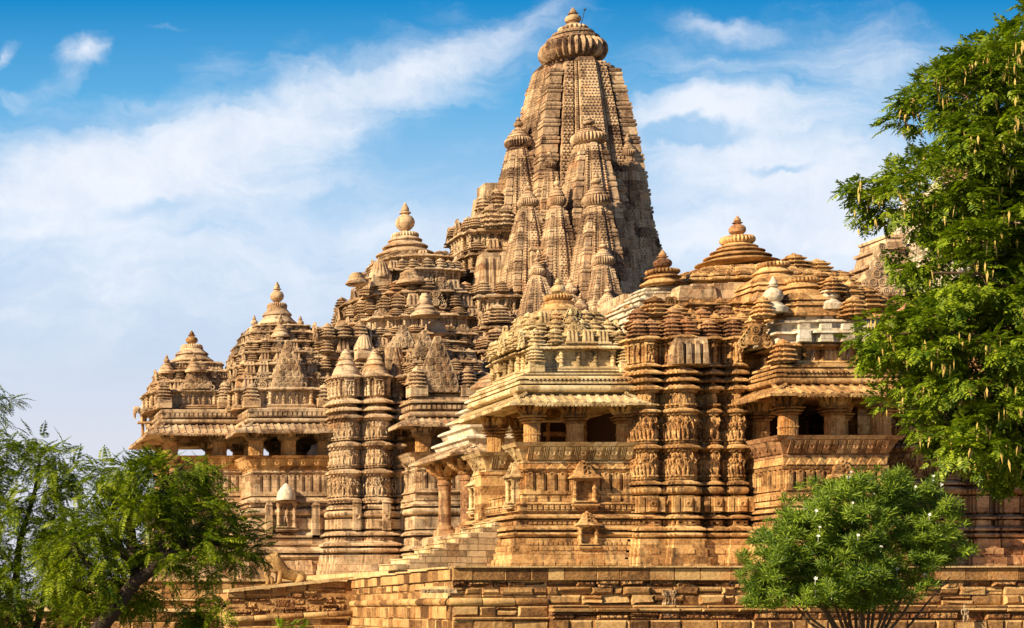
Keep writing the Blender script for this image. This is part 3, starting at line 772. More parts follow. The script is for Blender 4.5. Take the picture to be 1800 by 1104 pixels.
def niche_on(parent, plan, z, h, sp, r=.05, mat='warm', cm='warm_carved'):
    b = MB(); fl_ = []
    def f(x, y, nx, ny, st):
        tx, ty = -ny, nx
        for s_ in (-.46, .46): post(b, x + tx * st * s_ + nx * .02, y + ty * st * s_ + ny * .02, z, h, r)
        fl_.append((x, y, z + .02, nx, ny, h * .84))
        b.fbox((x, y, z + h * .9), (nx, ny), st * .9, .12, h * .1)
    along(plan, -.03, sp, f, minlen=sp * .5)
    build(b, 'niche_posts', mat, parent); place_figs(parent, fl_, cm + str(J.name if cm[0] == 'w' else 2), cm)
for i, (pa, pb, yo, ms) in enumerate(((1117, 1167, 0, 'warm'), (1174, 1233, -.25, 'warm'), (1240, 1272, .05, 'warm'), (1279, 1318, -.05, 'warm'))):
    Y = Yp + yo
    o, pl = pier(J, X(pa, Y), X(pb, Y), Y, jprof, frows, depth=1.5, mat=ms, top=None, ledge=((Z(921, Yp), .26), (Z(851, Yp), .02)))
    niche_on(o, pl, Z(636, Yp), Z(602, Yp) - Z(636, Yp), .34)
    for xx in ((X(pa, Y) * .72 + X(pb, Y) * .28), (X(pa, Y) * .28 + X(pb, Y) * .72)) if pb - pa > 45 else ((X(pa, Y) + X(pb, Y)) / 2,):
        single(kuta, 'miniature_roof', 'red', o, xx, Y + .55, Z(591, Yp), .85, Z(556, Yp) - Z(591, Yp), 4)
    single(kuta, 'miniature_roof', 'red', o, (X(pa, Y) + X(pb, Y)) / 2, Y + 1.2, Z(570, Yp), .95, Z(532, Yp) - Z(570, Yp), 4)
    x_c = (X(pa, Y) + X(pb, Y)) / 2; b = MB()
    for q_ in range(4): b.fbox((x_c + (q_ - 1.5) * .27, Y - .16, Z(900, Y)), (0, -1), .21, .10, .6)
    b.fbox((x_c, Y - .20, Z(899, Y)), (0, -1), .3, .15, .52); b.torus((x_c, Y - .37, Z(886, Y)), (0, -1), .09, .03)
    build(b, 'plaque_band', 'warm', o)
# recesses between piers, with their own figures
g = MB(); mb = MB()
for px in (1170.5, 1236.5, 1275.5):
    xx = X(px, Yp)
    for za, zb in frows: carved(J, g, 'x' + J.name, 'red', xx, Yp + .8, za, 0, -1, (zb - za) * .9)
# plain restored block on the second pier
mb = MB(); mb.box(X(1215, 68), 68.35, Z(640, 68), 1.5, .9, Z(592, 68) - Z(640, 68), .82)
for q_ in (-.5, -.17, .17, .5): mb.box(X(1215, 68) + q_, 67.9, Z(640, 68), .2, .3, Z(600, 68) - Z(640, 68), .7)
build(mb, 'restored_block', 'beige', J, label='smooth replacement block among the carved stone')
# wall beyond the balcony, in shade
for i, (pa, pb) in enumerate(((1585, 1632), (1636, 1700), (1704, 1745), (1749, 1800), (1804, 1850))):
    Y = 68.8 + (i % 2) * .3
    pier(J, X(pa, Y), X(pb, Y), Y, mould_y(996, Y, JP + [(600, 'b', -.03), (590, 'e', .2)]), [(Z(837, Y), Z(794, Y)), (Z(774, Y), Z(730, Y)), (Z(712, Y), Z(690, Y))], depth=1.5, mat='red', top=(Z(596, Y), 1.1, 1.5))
# ---------------------------------------------------------------- balcony
Yb = 66.2; bx0, bx1 = X(1378, Yb), X(1556, Yb)
bplan = rect(bx0, bx1, Yb, 70.5)
mb = MB(); mb.loft(bplan, mould_y(996, Yb, JB + [(900, 'g', .12), (893, 'e', .32), (889, 'g', .14), (880, 'b', .22), (877, 'g', .1), (866, 'b', .18), (862, 'b', .1)]))
dentils(mb, bplan, .2, Z(878, Yb), .13, .16, .08, .24); dentils(mb, bplan, .22, Z(921, Yb), .12, .1, .06, .22); dentils(mb, bplan, .12, Z(899, Yb), .1, .06, .12, .2)
build(mb, 'balcony_base', 'warm', J)
parapet(J, bplan, Z(862, Yb), Z(824, Yb), Z(803, Yb), Z(767, Yb), mat='warm', mat2='red', sp=.40)
fl = MB(); fl.loft(rect(bx0 + .1, bx1 - .1, Yb + .1, 70.5), [(Z(862, Yb), 0), (Z(800, Yb), 0)]); build(fl, 'balcony_floor', 'warm', J)
zt = Z(767, Yb) - .1; zc = Z(692, Yb)
PJ = pillar_meshes('pillar', zc - zt + .02, .54, 1.15, 'shaft', 'warm_carved')
PJs = pillar_meshes('pillar_slim', zc - zt + .02, .52, 1.05, 'shaft', 'warm_carved')
for px, yy in ((1385, Yb + .45), (1467, Yb + .45), (1548, Yb + .45)): place_pillar(PJ, X(px, yy), yy, zt, J)
place_pillar(PJs, bx0 + .42, 69.0, zt, J)
place_pillar(PJs, bx1 - .35, 69.0, zt, J)
# recessed door frame deep in the balcony
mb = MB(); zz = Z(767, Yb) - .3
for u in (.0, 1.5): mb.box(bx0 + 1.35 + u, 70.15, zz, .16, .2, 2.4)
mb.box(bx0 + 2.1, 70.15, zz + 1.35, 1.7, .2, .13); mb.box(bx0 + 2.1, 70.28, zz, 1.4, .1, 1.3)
build(mb, 'inner_doorframe', 'wood_shade', J)
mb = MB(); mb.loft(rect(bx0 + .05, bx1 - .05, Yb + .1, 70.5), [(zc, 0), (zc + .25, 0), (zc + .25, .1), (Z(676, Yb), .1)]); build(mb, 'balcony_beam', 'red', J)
eave(J, rect(bx0 + .1, bx1 - .1, Yb + .15, 71), Z(694, 65), Z(677, Yb), 1.05, .2, .36)
mb = MB(); rplan = rect(bx0 - .05, bx1 + .2, Yb + .2, 71)
mb.loft(rplan, mould_y(679, Yb, [(676, 'b', .1), (665, 'r', .42), (662, 'g', .12), (657, 'b', .28), (654, 'g', .1), (648, 'e', 0.288), (645, 'g', .1), (641, 'b', .16)]))
dentils(mb, rplan, .28, Z(656, Yb), .08, .07, .06, .17)
build(mb, 'cornice', 'warm', J)
attic(J, rect(bx0 + .45, bx1 + .1, Yb + .75, 71), Z(641, Yb + .6), Z(603, Yb + .6), .075, .72, 'warm', 'beige_carved')
mb = MB()
for k_, (ya_, yb_, off) in enumerate(((603, 588, .12), (588, 584, .3), (584, 566, -.18), (566, 562, -.05), (562, 546, -.5))):
    pl = ratha((bx0 + bx1) / 2 + .35, 69.1, 2.05, 2.0, ((.66, .16), (.34, .14)))
    mb.loft(pl, [(Z(ya_, 67), off), (Z(yb_, 67), off - .06)])
for i in range(5):
    mb.fbox((bx0 + 1.0 + i * .85, 66.75, Z(603, 67)), (0, -1), .5, .22, .7, .8)
build(mb, 'balcony_pediment', 'pale', J, label='pale restored stepped roof blocks above the balcony')
mb = MB()
for px, yy, y0, w_, hh in ((1326, 67.6, 597, .9, 1.0), (1340, 67.3, 560, .8, .9), (1376, 66.6, 640, .95, 1.0), (1500, 66.9, 560, 1.0, .9), (1492, 67.8, 540, 1.0, 1.1), (1462, 67.6, 520, .9, .8), (1441, 70, 512, 1.2, .8), (1480, 70, 525, 1.3, 1.0), (1520, 70, 545, 1.3, 1.0)):
    single(kuta, 'miniature_roof', 'warm', J, X(px, yy), yy, Z(y0, yy), w_, hh, 4)
single(gavaksha, 'pediment_screen', 'warm', J, X(1326, 67.2), 67.2, Z(606, 67.2), 0, -1, .95, .75, 2)
for px, y0, y1 in ((1359, 542, 490), (1458, 537, 494)):
    mb = MB(); yy = 67.6; h = (y0 - y1) * yy / F
    mb.lathe(X(px, yy), yy, [(.52, Z(y0, yy) - .2), (.55, Z(y0, yy)), (.40, Z(y0, yy) + .1), (.28, Z(y0, yy) + .22)], n=24)
    add_pot(mb, X(px, yy), yy, Z(y0, yy) + .1, .38, h); build(mb, 'pot_finial', 'pale', J)
aedicule(J, X(1478, Yb - .1), Yb - .02, Z(905, Yb), 0, -1, .95, Z(804, Yb) - Z(905, Yb), 'warm', .38)
# ---------------------------------------------------------------- porch
Yq = 69.0; qx0, qx1 = X(921, Yq), 28.4
qplan = rect(qx0, qx1, Yq, 75.2)
mb = MB(); mb.loft(qplan, mould_y(996, Yq, [(984, 'b', .82), (972, 'b', .74), (960, 'b', .66), (947, 'b', .58), (944, 'g', .4), (936, 'k', .62), (932, 'g', .36), (924, 'e', .62), (915, 'b', .42), (912, 'g', .3), (905, 'e', .58), (899, 'g', .22), (897, 'b', .3), (887, 'b', .26), (883, 'e', .34), (869, 'b', .12), (867, 'b', .18)]))
dentils(mb, qplan, .82, Z(994, Yq), .42, .16, .03, .5); dentils(mb, qplan, .66, Z(968, Yq), .3, .14, .03, .36); dentils(mb, qplan, .58, Z(959, Yq), .12, .14, .03, .2); dentils(mb, qplan, .26, Z(896, Yq), .13, .17, .08, .22); dentils(mb, qplan, .42, Z(922, Yq), .12, .12, .06, .2); dentils(mb, qplan, .12, Z(882, Yq), .3, .24, .05, .5)
build(mb, 'porch_base', 'warm', J)
# parapet round the porch, open in the middle of the east side for the stairs
for pl, mt in ((rect(qx0, qx1 - .55, Yq, Yq + .75), 'gold'), (rect(qx0, qx0 + .8, Yq + 4.6, Yq + 6.2), 'gold')):
    parapet(J, pl, Z(867, Yq), Z(829, Yq), Z(814, Yq), Z(779, Yq), mat='warm' if mt != 'x' else mt, mat2='gold', sp=.42)
fl = MB(); fl.loft(rect(qx0 + .75, qx1, Yq + .7, 75.1), [(Z(905, Yq), 0), (Z(862, Yq), 0)]); build(fl, 'porch_floor', 'warm', J)
zt = Z(779, Yq) - .1; zc = Z(709, Yq)
PQ = pillar_meshes('pillar_porch', zc - zt + .02, .50, 1.12, 'shaft', 'warm_carved')
for px in (935, 1011, 1098): place_pillar(PQ, X(px, Yq + .45), Yq + .45, zt, J)
PQ2 = pillar_meshes('pillar_tall', zc - Z(868, Yq) + .02, .56, 1.15, 'shaft', 'warm_carved', hc=.95)
place_pillar(PQ2, qx0 + .45, Yq + 4.9, Z(868, Yq), J)
PQ3 = pillar_meshes('pillar_inner', zc - Z(862, Yq) + .02, .52, 1.1, 'shaft', 'warm_carved', hc=.95)
for x_, y_ in ((qx0 + 1.9, 74.7),): place_pillar(PQ3, x_, y_, Z(862, Yq), J)
# near-black slabs stand in for the shade inside the hall
mb = MB(); mb.box(28.15, 72.2, Z(862, Yq), .25, 5.6, 3.6); build(mb, 'inner_wall', 'wood_shade', J)
mb = MB(); mb.box(27.1, 74.5, Z(862, Yq), 2.6, .16, 3.3); build(mb, 'shade_slab', 'wood_shade', J)
mb = MB()
for u in (-.75, .1, .85): mb.box(27.1 + u, 74.35, Z(862, Yq), .13, .12, 3.3)
mb.box(27.1, 74.34, Z(862, Yq) + 2.7, 1.9, .14, .18); build(mb, 'door_frame', 'warm', J)
mb = MB(); ring_loft(mb, rect(qx0 + .12, qx1, Yq + .12, 75.0), [(zc, 0), (zc + .38, 0), (zc + .38, -.7), (zc, -.7)]); build(mb, 'porch_beam', 'warm', J)
eave(J, rect(qx0 + .15, qx1 - 1.1, Yq + .2, 74.9), Z(711, Yq - 1), Z(692, Yq), 1.0, .15, .36, mat='gold')
mb = MB(); rq = rect(qx0 + .1, qx1 - .5, Yq + .15, 75.0)
mb.loft(rq, mould_y(694, Yq, [(690, 'b', .1), (678, 'r', .45), (675, 'g', .15), (670, 'b', .32), (667, 'g', .1), (661, 'e', .36), (658, 'g', .05), (655, 'b', .12)]))
dentils(mb, rq, .32, Z(669, Yq), .08, .07, .05, .17)
build(mb, 'cornice', 'gold', J)
ya_ = Yq + .75; aq = ratha((qx0 + .55 + qx1) / 2, 72.2, (qx1 - qx0 - .55) / 2, 2.6, ((.5, .15),))
attic(J, aq, Z(655, ya_), Z(610, ya_), .085, .78, 'gold', figs=False)
# turret roof pieces and stepped rows
mb = MB(); cx, cy = X(981, 72), 72.0
for i, (y0, hx, hy) in enumerate(((612, 2.15, 2.3), (592, 1.75, 1.9), (572, 1.35, 1.45))):
    pl = ratha(cx, cy + .1, hx, hy, ((.6, .12), (.3, .1)))
    mb.loft(pl, mould_y(y0, 70.4, [(y0 - 4, 'e', .14), (y0 - 12, 'b', -.12), (y0 - 15, 'b', -.04), (y0 - 20, 'e', .1), (y0 - 22, 'b', -.2)]))
    kuta_row(mb, pl, -.02, Z(y0 - 2, 70.4), .55, .62, .6, 3)
mb.loft(ratha(cx, cy, 1.15, 1.15), [(Z(560, 71.5), 0), (Z(550, 71.5), -.05)])
build(mb, 'porch_roof', 'gold', J)
dome(J, cx, cy, 0, [(Z(551, 72), Z(535, 72), .96, 0), (Z(537, 72), Z(528, 72), .66, 0), (Z(529, 72), Z(519, 72), .60, 1)], 'warm', .30, Z(520, 72), .78, 'gold')
single(gavaksha, 'pediment_screen', 'gold', J, X(1012, 69.7), 69.7, Z(606, 69.7), 0, -1, 1.55, .98, 5)
single(kuta, 'miniature_roof', 'gold', J, X(940, 69.9), 69.9, Z(612, 69.9), .8, .8, 4); single(kuta, 'miniature_roof', 'gold', J, X(1080, 70), 70.0, Z(612, 70), .9, .7, 3)
for px, yy in ((940, 69.35), (1100, 69.45), (884, 73.4)):
    mb = MB(); kuta(mb, X(px, yy), yy, Z(640, yy), .72, .82, 5); mb.box(X(px, yy), yy, Z(655, yy), .62, .6, .45); build(mb, 'miniature_roof', 'gold', J)
single(gavaksha, 'pediment_screen', 'gold', J, qx0 + .35, 72.2, Z(612, 70.4), -1, 0, 1.6, 1.2, 5)
for px, yy, yt, r in ((928, 73.2, 553, .3), (1003, 70, 545, .22), (1030, 71.6, 556, .25)):
    mb = MB(); x_ = X(px, yy); z_ = Z(yt, yy)
    mb.lathe(x_, yy, [(r * 2.0, z_ - 1.1), (r * 2.1, z_ - .98), (r * 1.3, z_ - .88), (r * 1.5, z_ - .84), (r * 1.4, z_ - .74), (r * .7, z_ - .66)], n=24); add_pot(mb, x_, yy, z_ - .7, r, .75)
    build(mb, 'pot_finial', 'gold', J)
aedicule(J, X(1024, Yq - .1), Yq - .05, Z(893, Yq), 0, -1, .98, Z(808, Yq) - Z(893, Yq), 'warm', .4, fig=False)
aedicule(J, X(1033, Yq - .6), Yq - .45, Z(966, Yq), 0, -1, .80, Z(900, Yq) - Z(966, Yq), 'warm', .38, fig=False)
# east side: little shrine niches flanking the stairs
aedicule(J, qx0 - .1, Yq + .55, Z(893, Yq), -1, 0, .9, 1.95, 'gold', .36, fig=False)
aedicule(J, qx0 - .1, Yq + 5.4, Z(893, Yq), -1, 0, .9, 1.95, 'gold', .36, fig=False)
mb = MB(); mb.box(qx0 + .25, Yq + 4.35, Z(905, Yq), 1.5, .9, Z(822, Yq) - Z(905, Yq)); mb.box(qx0 + .25, Yq + 4.35, Z(822, Yq), 1.6, 1.0, .12)
build(mb, 'stair_wing', 'warm', J)
# ---------------------------------------------------------------- stairs
ns = 10; sx0 = X(697, 70.6); sx1 = qx0 + .3; zt0 = Z(905, Yq)
for nm_, yc_, wy_, ml in (('stairway', 72.15, 2.5, 'gold'), ('stair_cheek', 70.7, .4, 'stair_dim')):  # lighter steps and darker cheek put sunlit risers and dim side into colour
    mb = MB(); e_ = 0 if nm_ == 'stairway' else -.02
    for i in range(ns):
        xa = sx0 + (sx1 - sx0) * i / ns + e_ * -1; zz = PL + (zt0 - PL) * (i + 1) / ns + e_; zl_ = PL - .02 if i == 0 else PL + (zt0 - PL) * i / ns + e_
        mb.box((xa + sx1) / 2, yc_, zl_, sx1 - xa, wy_, zz - zl_)
        if nm_ == 'stairway': mb.box((xa - .03 + sx1) / 2, yc_, zz, sx1 - xa + .06, wy_ + .02, .035)
    build(mb, nm_, ml, J)
# ---------------------------------------------------------------- hall roof
mx, my = 34.9, 75.0
mb = MB()
t1 = ratha(mx + .2, my, 6.5, 5.4, ((.8, .3), (.5, .3)))
mb.loft(t1, mould_y(600, 70, [(592, 'e', .25), (575, 'b', 0), (572, 'b', .1), (565, 'e', .25), (560, 'b', 0)]))
kuta_row(mb, t1, -.1, Z(592, 70), .85, .85, .98, 4)
t2 = ratha(mx, my, 5.6, 4.6, ((.75, .3), (.45, .3)))
mb.loft(t2, mould_y(562, 70.6, [(556, 'e', .2), (540, 'b', 0), (536, 'e', .2), (528, 'b', -.1)]))
kuta_row(mb, t2, -.1, Z(558, 70.6), .8, .75, .95, 3)
build(mb, 'roof_tiers', 'warm', J)
mb = MB()
t3 = ratha(mx - .5, my, 4.6, 3.6, ((.7, .25), (.4, .3)))
mb.loft(t3, mould_y(532, 71.2, [(516, 'b', .1), (514, 'b', -.1), (498, 'b', -.12)]))
mb.box(X(1217, 71), 70.95, Z(532, 71), 1.6, 1.0, Z(506, 71) - Z(532, 71), .9); mb.box(X(1290, 71), 71.1, Z(530, 71), 2.2, 1.0, Z(500, 71) - Z(530, 71), .9)
build(mb, 'restored_roof_blocks', 'beige', J)
mb = MB()
for y0, y1, h in ((500, 492, 3.95), (492, 483, 3.7), (484, 476, 3.25), (477, 469, 2.9), (470, 462, 2.35)):
    pl = ratha(mx, my, h * .86, h * .78, ((.75, h * .07), (.45, h * .07)))
    mb.loft(pl, mould_y(y0, 72.5, [(y0 - (y0 - y1) * .35, 'b', -.3), (y1, 'e', .12)]))
    along(pl, .02, .9, lambda x, y, nx, ny, st: mb.fbox((x, y, Z(y1 + 5, 72.5)), (nx, ny), .12, .12, .12))
build(mb, 'stepped_roof', 'warm', J)
dome(J, mx, my, 0, [(Z(466, my), Z(454, my), 1.72, 0), (Z(455, my), Z(444, my), 1.38, 0), (Z(445, my), Z(436, my), 1.12, 0), (Z(437, my), Z(428, my), .84, 0), (Z(429, my), Z(416, my), .74, 1)], 'warm', .36, Z(417, my), .95, 'red')
# east shoulder roof with its own dome
mb = MB(); ex, ey = X(1170, 71.6), 71.9
for y0, y1, h in ((590, 566, 2.75), (566, 548, 2.35), (548, 532, 1.95), (532, 516, 1.5), (516, 502, 1.1), (502, 494, .95)):
    pl = ratha(ex, ey + .5, h * .88, h * .88, ((.5, h * .05),))
    mb.loft(pl, mould_y(y0, 70, [(y1 + 3, 'b', -.04), (y1, 'b', .05)]))
build(mb, 'shoulder_roof', 'pale', J)
dome(J, ex, ey, 0, [(Z(502, ey), Z(489, ey), .90, 0), (Z(490, ey), Z(481, ey), .74, 0), (Z(482, ey), Z(475, ey), .70, 1)], 'warm', .38, Z(476, ey), .88, 'red')
for px, yy, yb_, r in ((1358, 70.0, 497, .82), (1408, 68.6, 524, .82)):
    x_ = X(px, yy)
    dome(J, x_, yy, 0, [(Z(yb_, yy), Z(yb_ - 17, yy), r * 1.15, 0), (Z(yb_ - 14, yy), Z(yb_ - 26, yy), r * .95, 0), (Z(yb_ - 26, yy), Z(yb_ - 34, yy), r * .82, 1)], 'warm')
    mb = MB(); mb.loft(ratha(x_, yy, .95, .95, ((.6, .12),)), [(Z(yb_ + 40, yy), .35), (Z(yb_ + 22, yy), .2), (Z(yb_ + 22, yy), .3), (Z(yb_ + 12, yy), .1), (Z(yb_ + 12, yy), .22), (Z(yb_ - 1, yy), 0)]); build(mb, 'dome_base', 'warm', J)
mb = MB()
for px, yy, y0, wd in ((1395, 73, 468, 1.3), (1435, 73, 478, 1.4), (1475, 73, 498, 1.5), (1330, 70.4, 560, 1.0), (1300, 70, 560, 1.1), (1440, 70, 545, 1.3), (1150, 69.8, 545, 1.2), (1190, 69.6, 560, 1.2)):
    single(kuta, 'miniature_roof', 'warm', J, X(px, yy), yy, Z(y0 + 14, yy), wd, .9, 4)
# spire over the sanctum, behind the tree
jsx, jsy = X(1700, 76), 76.0
for h, y0, y1 in ((5.2, 600, 560), (4.7, 560, 525), (4.2, 525, 495)):
    mb = MB(); pl = ratha(jsx, jsy, h * .8, h * .8, ((.75, .3), (.4, .3))); mb.loft(pl, mould_y(y0, 71, [(y0 - 5, 'e', .3), (y1 + 6, 'b', 0), (y1, 'e', .3)]))
    kuta_row(mb, pl, 0, Z(y0 - 5, 71), 1.1, 1.1, 1.25, 4); build(mb, 'spire_plinth', 'beige', J)
mb = MB()
single(gavaksha, 'pediment_screen', 'beige', J, X(1548, 71.5), 71.5, Z(520, 71.5), 0, -1, 1.6, 2.2, 6)
for i, (y0, y1, w_) in enumerate(((528, 500, 1.9), (500, 472, 1.5), (472, 446, 1.1), (446, 425, .7))):
    mb.box(X(1552, 73), 73.2, Z(y0, 73), w_, 2.4, Z(y1, 73) - Z(y0, 73), .85); mb.box(X(1552, 73), 73.2, Z(y1, 73), w_ * 1.05, 2.2, .12)
build(mb, 'spire_pediment', 'beige', J)
shikhara(jsx, jsy, Z(500, 73), Z(320, 76), 2.6, 1.2, 1.7, 'beige', J, 'main_spire', crown=(1.2, 2.2, 'pale'), studsz=.22)
for px, yy, ytop, yb_, w0 in ((1592, 74, 395, 520, 1.1), (1650, 71.8, 360, 520, 1.2)):
    shikhara(X(px, yy), yy, Z(yb_, yy), Z(ytop, yy), w0, w0 * .45, 1.7, 'pale', J, 'side_spire', lev=18, crown=(w0 * .5, 1.2, 'pale'), studsz=.2)
# ================================================================== great temple (left, behind)
K = tag(empty('stone_temple', (32, 100, 2.6)), 'big pale sandstone temple whose stepped roofs climb to the tallest spire', 'temple')
KP = [(1003, 'b', .85), (1001, 'b', .78), (990, 'b', .76), (988, 'b', .68), (976, 'b', .66), (972, 'g', .35), (964, 'r', .62), (960, 'g', .3), (951, 'e', .62), (945, 'b', .34), (942, 'g', .2), (934, 'e', .52), (930, 'g', .16),
      (913, 'b', .3), (910, 'g', .12), (898, 'r', .36), (895, 'g', .1), (884, 'e', 0.245), (880, 'b', .16), (873, 'e', 0.204)]
KF = [(835, 'b', 0), (832, 'b', .12), (822, 'e', 0.218), (819, 'b', .05), (787, 'b', 0), (784, 'b', .1), (773, 'e', 0.204), (770, 'b', .05), (738, 'b', 0), (735, 'b', .12), (726, 'e', 0.245), (722, 'g', 0), (713, 'e', 0.231), (709, 'g', 0), (700, 'e', 0.245), (696, 'g', 0),
      (666, 'b', -.04), (663, 'b', .1), (657, 'e', 0.190)]
Yk = 90.0
kfr = [(Z(872, Yk), Z(837, Yk)), (Z(818, Yk), Z(789, Yk)), (Z(769, Yk), Z(740, Yk))]
for i, (pa, pb, yo) in enumerate(((591, 639, 0), (643, 691, -.3), (693, 716, .3))):
    Y = Yk + yo
    o, pl = pier(K, X(pa, Y), X(pb, Y), Y, mould_y(1022, Yk, KP + KF), kfr, depth=2.0, mat='beige', cmat='beige_carved', proj=((.76, .14), (.44, .13)), fsp=.34, ledge=((Z(950, Yk), .36), (Z(882, Yk), .2)))
    niche_on(o, pl, Z(695, Yk), Z(667, Yk) - Z(695, Yk), .42, .06, 'beige', 'beige_carved')
    b = MB(); xc = (X(pa, Y) + X(pb, Y)) / 2; wd = (X(pb, Y) - X(pa, Y))
    b.lathe(xc, Y + .9, [(wd * .50, Z(658, Y)), (wd * .52, Z(656, Y)), (wd * .44, Z(646, Y)), (wd * .34, Z(640, Y)), (wd * .38, Z(638, Y)), (wd * .26, Z(630, Y)), (wd * .3, Z(628, Y)), (wd * .18, Z(620, Y)), (wd * .2, Z(618, Y)), (wd * .05, Z(610, Y))], n=16)
    build(b, 'turret_roof', 'beige', o); b = MB()
    b.fbox((xc + wd * .2, Y - .3, Z(932, Y)), (0, -1), .42, .14, 1.4); b.torus((xc + wd * .2, Y - .46, Z(908, Y)), (0, -1), .13, .04)
    b.fbox((xc + wd * .2, Y - .3, Z(884, Y)), (0, -1), .5, .2, .2, .3)
    build(b, 'plaque', 'beige', o)
g = MB()
for px in (641, 692.5):
    for za, zb in kfr: carved(K, g, 'x' + K.name, 'grey', X(px, Yk), Yk + .5, za, 0, -1, (zb - za) * .9)
# --- hall core and base
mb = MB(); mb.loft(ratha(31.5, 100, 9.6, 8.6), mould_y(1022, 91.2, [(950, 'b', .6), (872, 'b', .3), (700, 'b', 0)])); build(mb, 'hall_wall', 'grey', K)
KBz = [(1010, 'b', .75), (1000, 'b', .66), (986, 'b', .6), (984, 'g', .4), (975, 'k', .6), (972, 'g', .3), (962, 'e', .6), (958, 'b', .3), (948, 'b', .38), (945, 'g', .2), (934, 'e', .5), (931, 'g', .2), (911, 'b', .28), (907, 'g', .2), (894, 'r', .45), (891, 'g', .16), (884, 'b', .24), (875, 'e', .46), (872, 'g', .12)]
Yh = 91.6; hx0, hx1 = X(446, Yh), 21.6
hp = rect(hx0, hx1, Yh, 99.4)
mb = MB(); mb.loft(hp, mould_y(1022, Yh, KBz + [(868, 'b', .2)]))
dentils(mb, hp, .3, Z(957, Yh), .10, .12, .06, .16); dentils(mb, hp, .24, Z(890, Yh), .14, .1, .06, .3)
for px, w_ in ((552, .7), (470, .6)):
    mb.fbox((X(px, Yh), Yh - .2, Z(945, Yh)), (0, -1), w_ * .6, .3, 1.7); mb.fbox((X(px, Yh), Yh - .2, Z(945, Yh) + 1.7), (0, -1), w_ * .6, .35, .4, .3)
for px in (420, 530, 575): mb.fbox((X(px, Yh), Yh - .62, Z(1010, Yh)), (0, -1), .9, .25, .75, .8)
build(mb, 'balcony_base', 'beige', K)
parapet(K, hp, Z(868, Yh), Z(833, Yh), Z(826, Yh), Z(802, Yh), lean=.42, mat='beige', mat2='warm', sp=.46)
zt = Z(802, Yh) - .15; zc = Z(757, Yh)
PK = pillar_meshes('pillar_hall', zc - zt + .02, .62, 1.1, 'shaft', 'beige_carved', hc=.55)
for px in (434 + 16, 507, 571): place_pillar(PK, X(px, Yh + .5), Yh + .5, zt, K)
for x_ in (hx0 + .5, hx0 + 2.6, hx1 - .9): place_pillar(PK, x_, 98.9, zt, K)
place_pillar(PK, hx0 + .5, 95.2, zt, K)
mb = MB(); ring_loft(mb, rect(hx0, hx1, Yh + .1, 99.3), [(zc, 0), (zc + .3, 0), (zc + .3, -.6), (zc, -.6)]); build(mb, 'balcony_beam', 'beige', K)
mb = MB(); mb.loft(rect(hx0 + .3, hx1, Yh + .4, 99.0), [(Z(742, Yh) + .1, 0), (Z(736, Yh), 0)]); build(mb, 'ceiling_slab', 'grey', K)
eave(K, rect(hx0, hx1 - 1.6, Yh + .1, 99.3), Z(760, 90.4), Z(744, Yh), 1.15, .15, .38, .1, 'beige')
mb = MB(); rp = rect(hx0 - .05, hx1, Yh + .1, 99)
mb.loft(rp, mould_y(746, Yh, [(743, 'b', .1), (736, 'r', .4), (733, 'g', .1), (724, 'b', .22), (721, 'b', .3), (718, 'e', .3)])); dentils(mb, rp, .22, Z(731, Yh), .16, .2, .07, .26)
build(mb, 'cornice', 'beige', K)
# --- front porch (far left)
Yo = 94.8; ox0, ox1 = X(292, Yo), hx0 + .6
op = rect(ox0, ox1, Yo, 102.0)
mb = MB(); mb.loft(op, mould_y(1022, Yo, KBz + [(868, 'b', .2)])); dentils(mb, op, .3, Z(957, Yo), .16, .16, .08, .3); build(mb, 'porch_base', 'beige', K)
parapet(K, rect(ox0 + .4, ox1, Yo, Yo + .8), Z(868, Yo), Z(833, Yo), Z(826, Yo), Z(802, Yo), lean=.4, mat='beige', mat2='warm', sp=.46)
parapet(K, rect(ox0 + .4, ox1, 101.2, 102), Z(868, Yo), Z(833, Yo), Z(826, Yo), Z(802, Yo), lean=.4, mat='beige', mat2='warm', sp=.46)
zt = Z(802, Yo) - .15; zc = Z(759, Yo)
PK1 = pillar_meshes('pillar_porch', zc - zt + .02, .62, 1.1, 'shaft', 'beige_carved', hc=.55)
for px in (300, 386): place_pillar(PK1, X(px, Yo + .5), Yo + .5, zt, K)
for x_ in (ox0 + .6, ox1 - 1.3): place_pillar(PK1, x_, 101.5, zt, K)
mb = MB(); ring_loft(mb, rect(ox0, ox1, Yo + .1, 101.9), [(zc, 0), (zc + .3, 0), (zc + .3, -.6), (zc, -.6)]); build(mb, 'porch_beam', 'beige', K)
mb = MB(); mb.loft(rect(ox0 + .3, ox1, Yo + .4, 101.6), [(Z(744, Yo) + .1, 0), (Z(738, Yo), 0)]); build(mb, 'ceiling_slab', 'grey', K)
eave(K, rect(ox0, ox1, Yo + .1, 101.9), Z(764, Yo - 1.2), Z(746, Yo), 1.2, .15, .38, .1, 'beige')
mb = MB(); ro = rect(ox0 - .05, ox1, Yo + .1, 101.6)
mb.loft(ro, mould_y(748, Yo, [(745, 'b', .1), (738, 'r', .4), (735, 'g', .1), (726, 'b', .22), (723, 'b', .3), (720, 'e', .3)])); dentils(mb, ro, .22, Z(733, Yo), .16, .2, .07, .26)
build(mb, 'cornice', 'beige', K)
aedicule(K, X(503, Yh - .4), Yh - .2, Z(935, Yh), 0, -1, 1.05, Z(872, Yh) - Z(935, Yh), 'beige', .16)
mb = MB(); x_, y_ = X(503, Yh - .5), Yh - .5
mb.lathe(x_, y_, [(.50, Z(880, Yh)), (.48, Z(870, Yh)), (.40, Z(864, Yh)), (.22, Z(856, Yh)), (.05, Z(851, Yh))], n=24, ribs=0); build(mb, 'bud_cap', 'pale', K, label='pale rounded cap on the niche beside the left balcony')
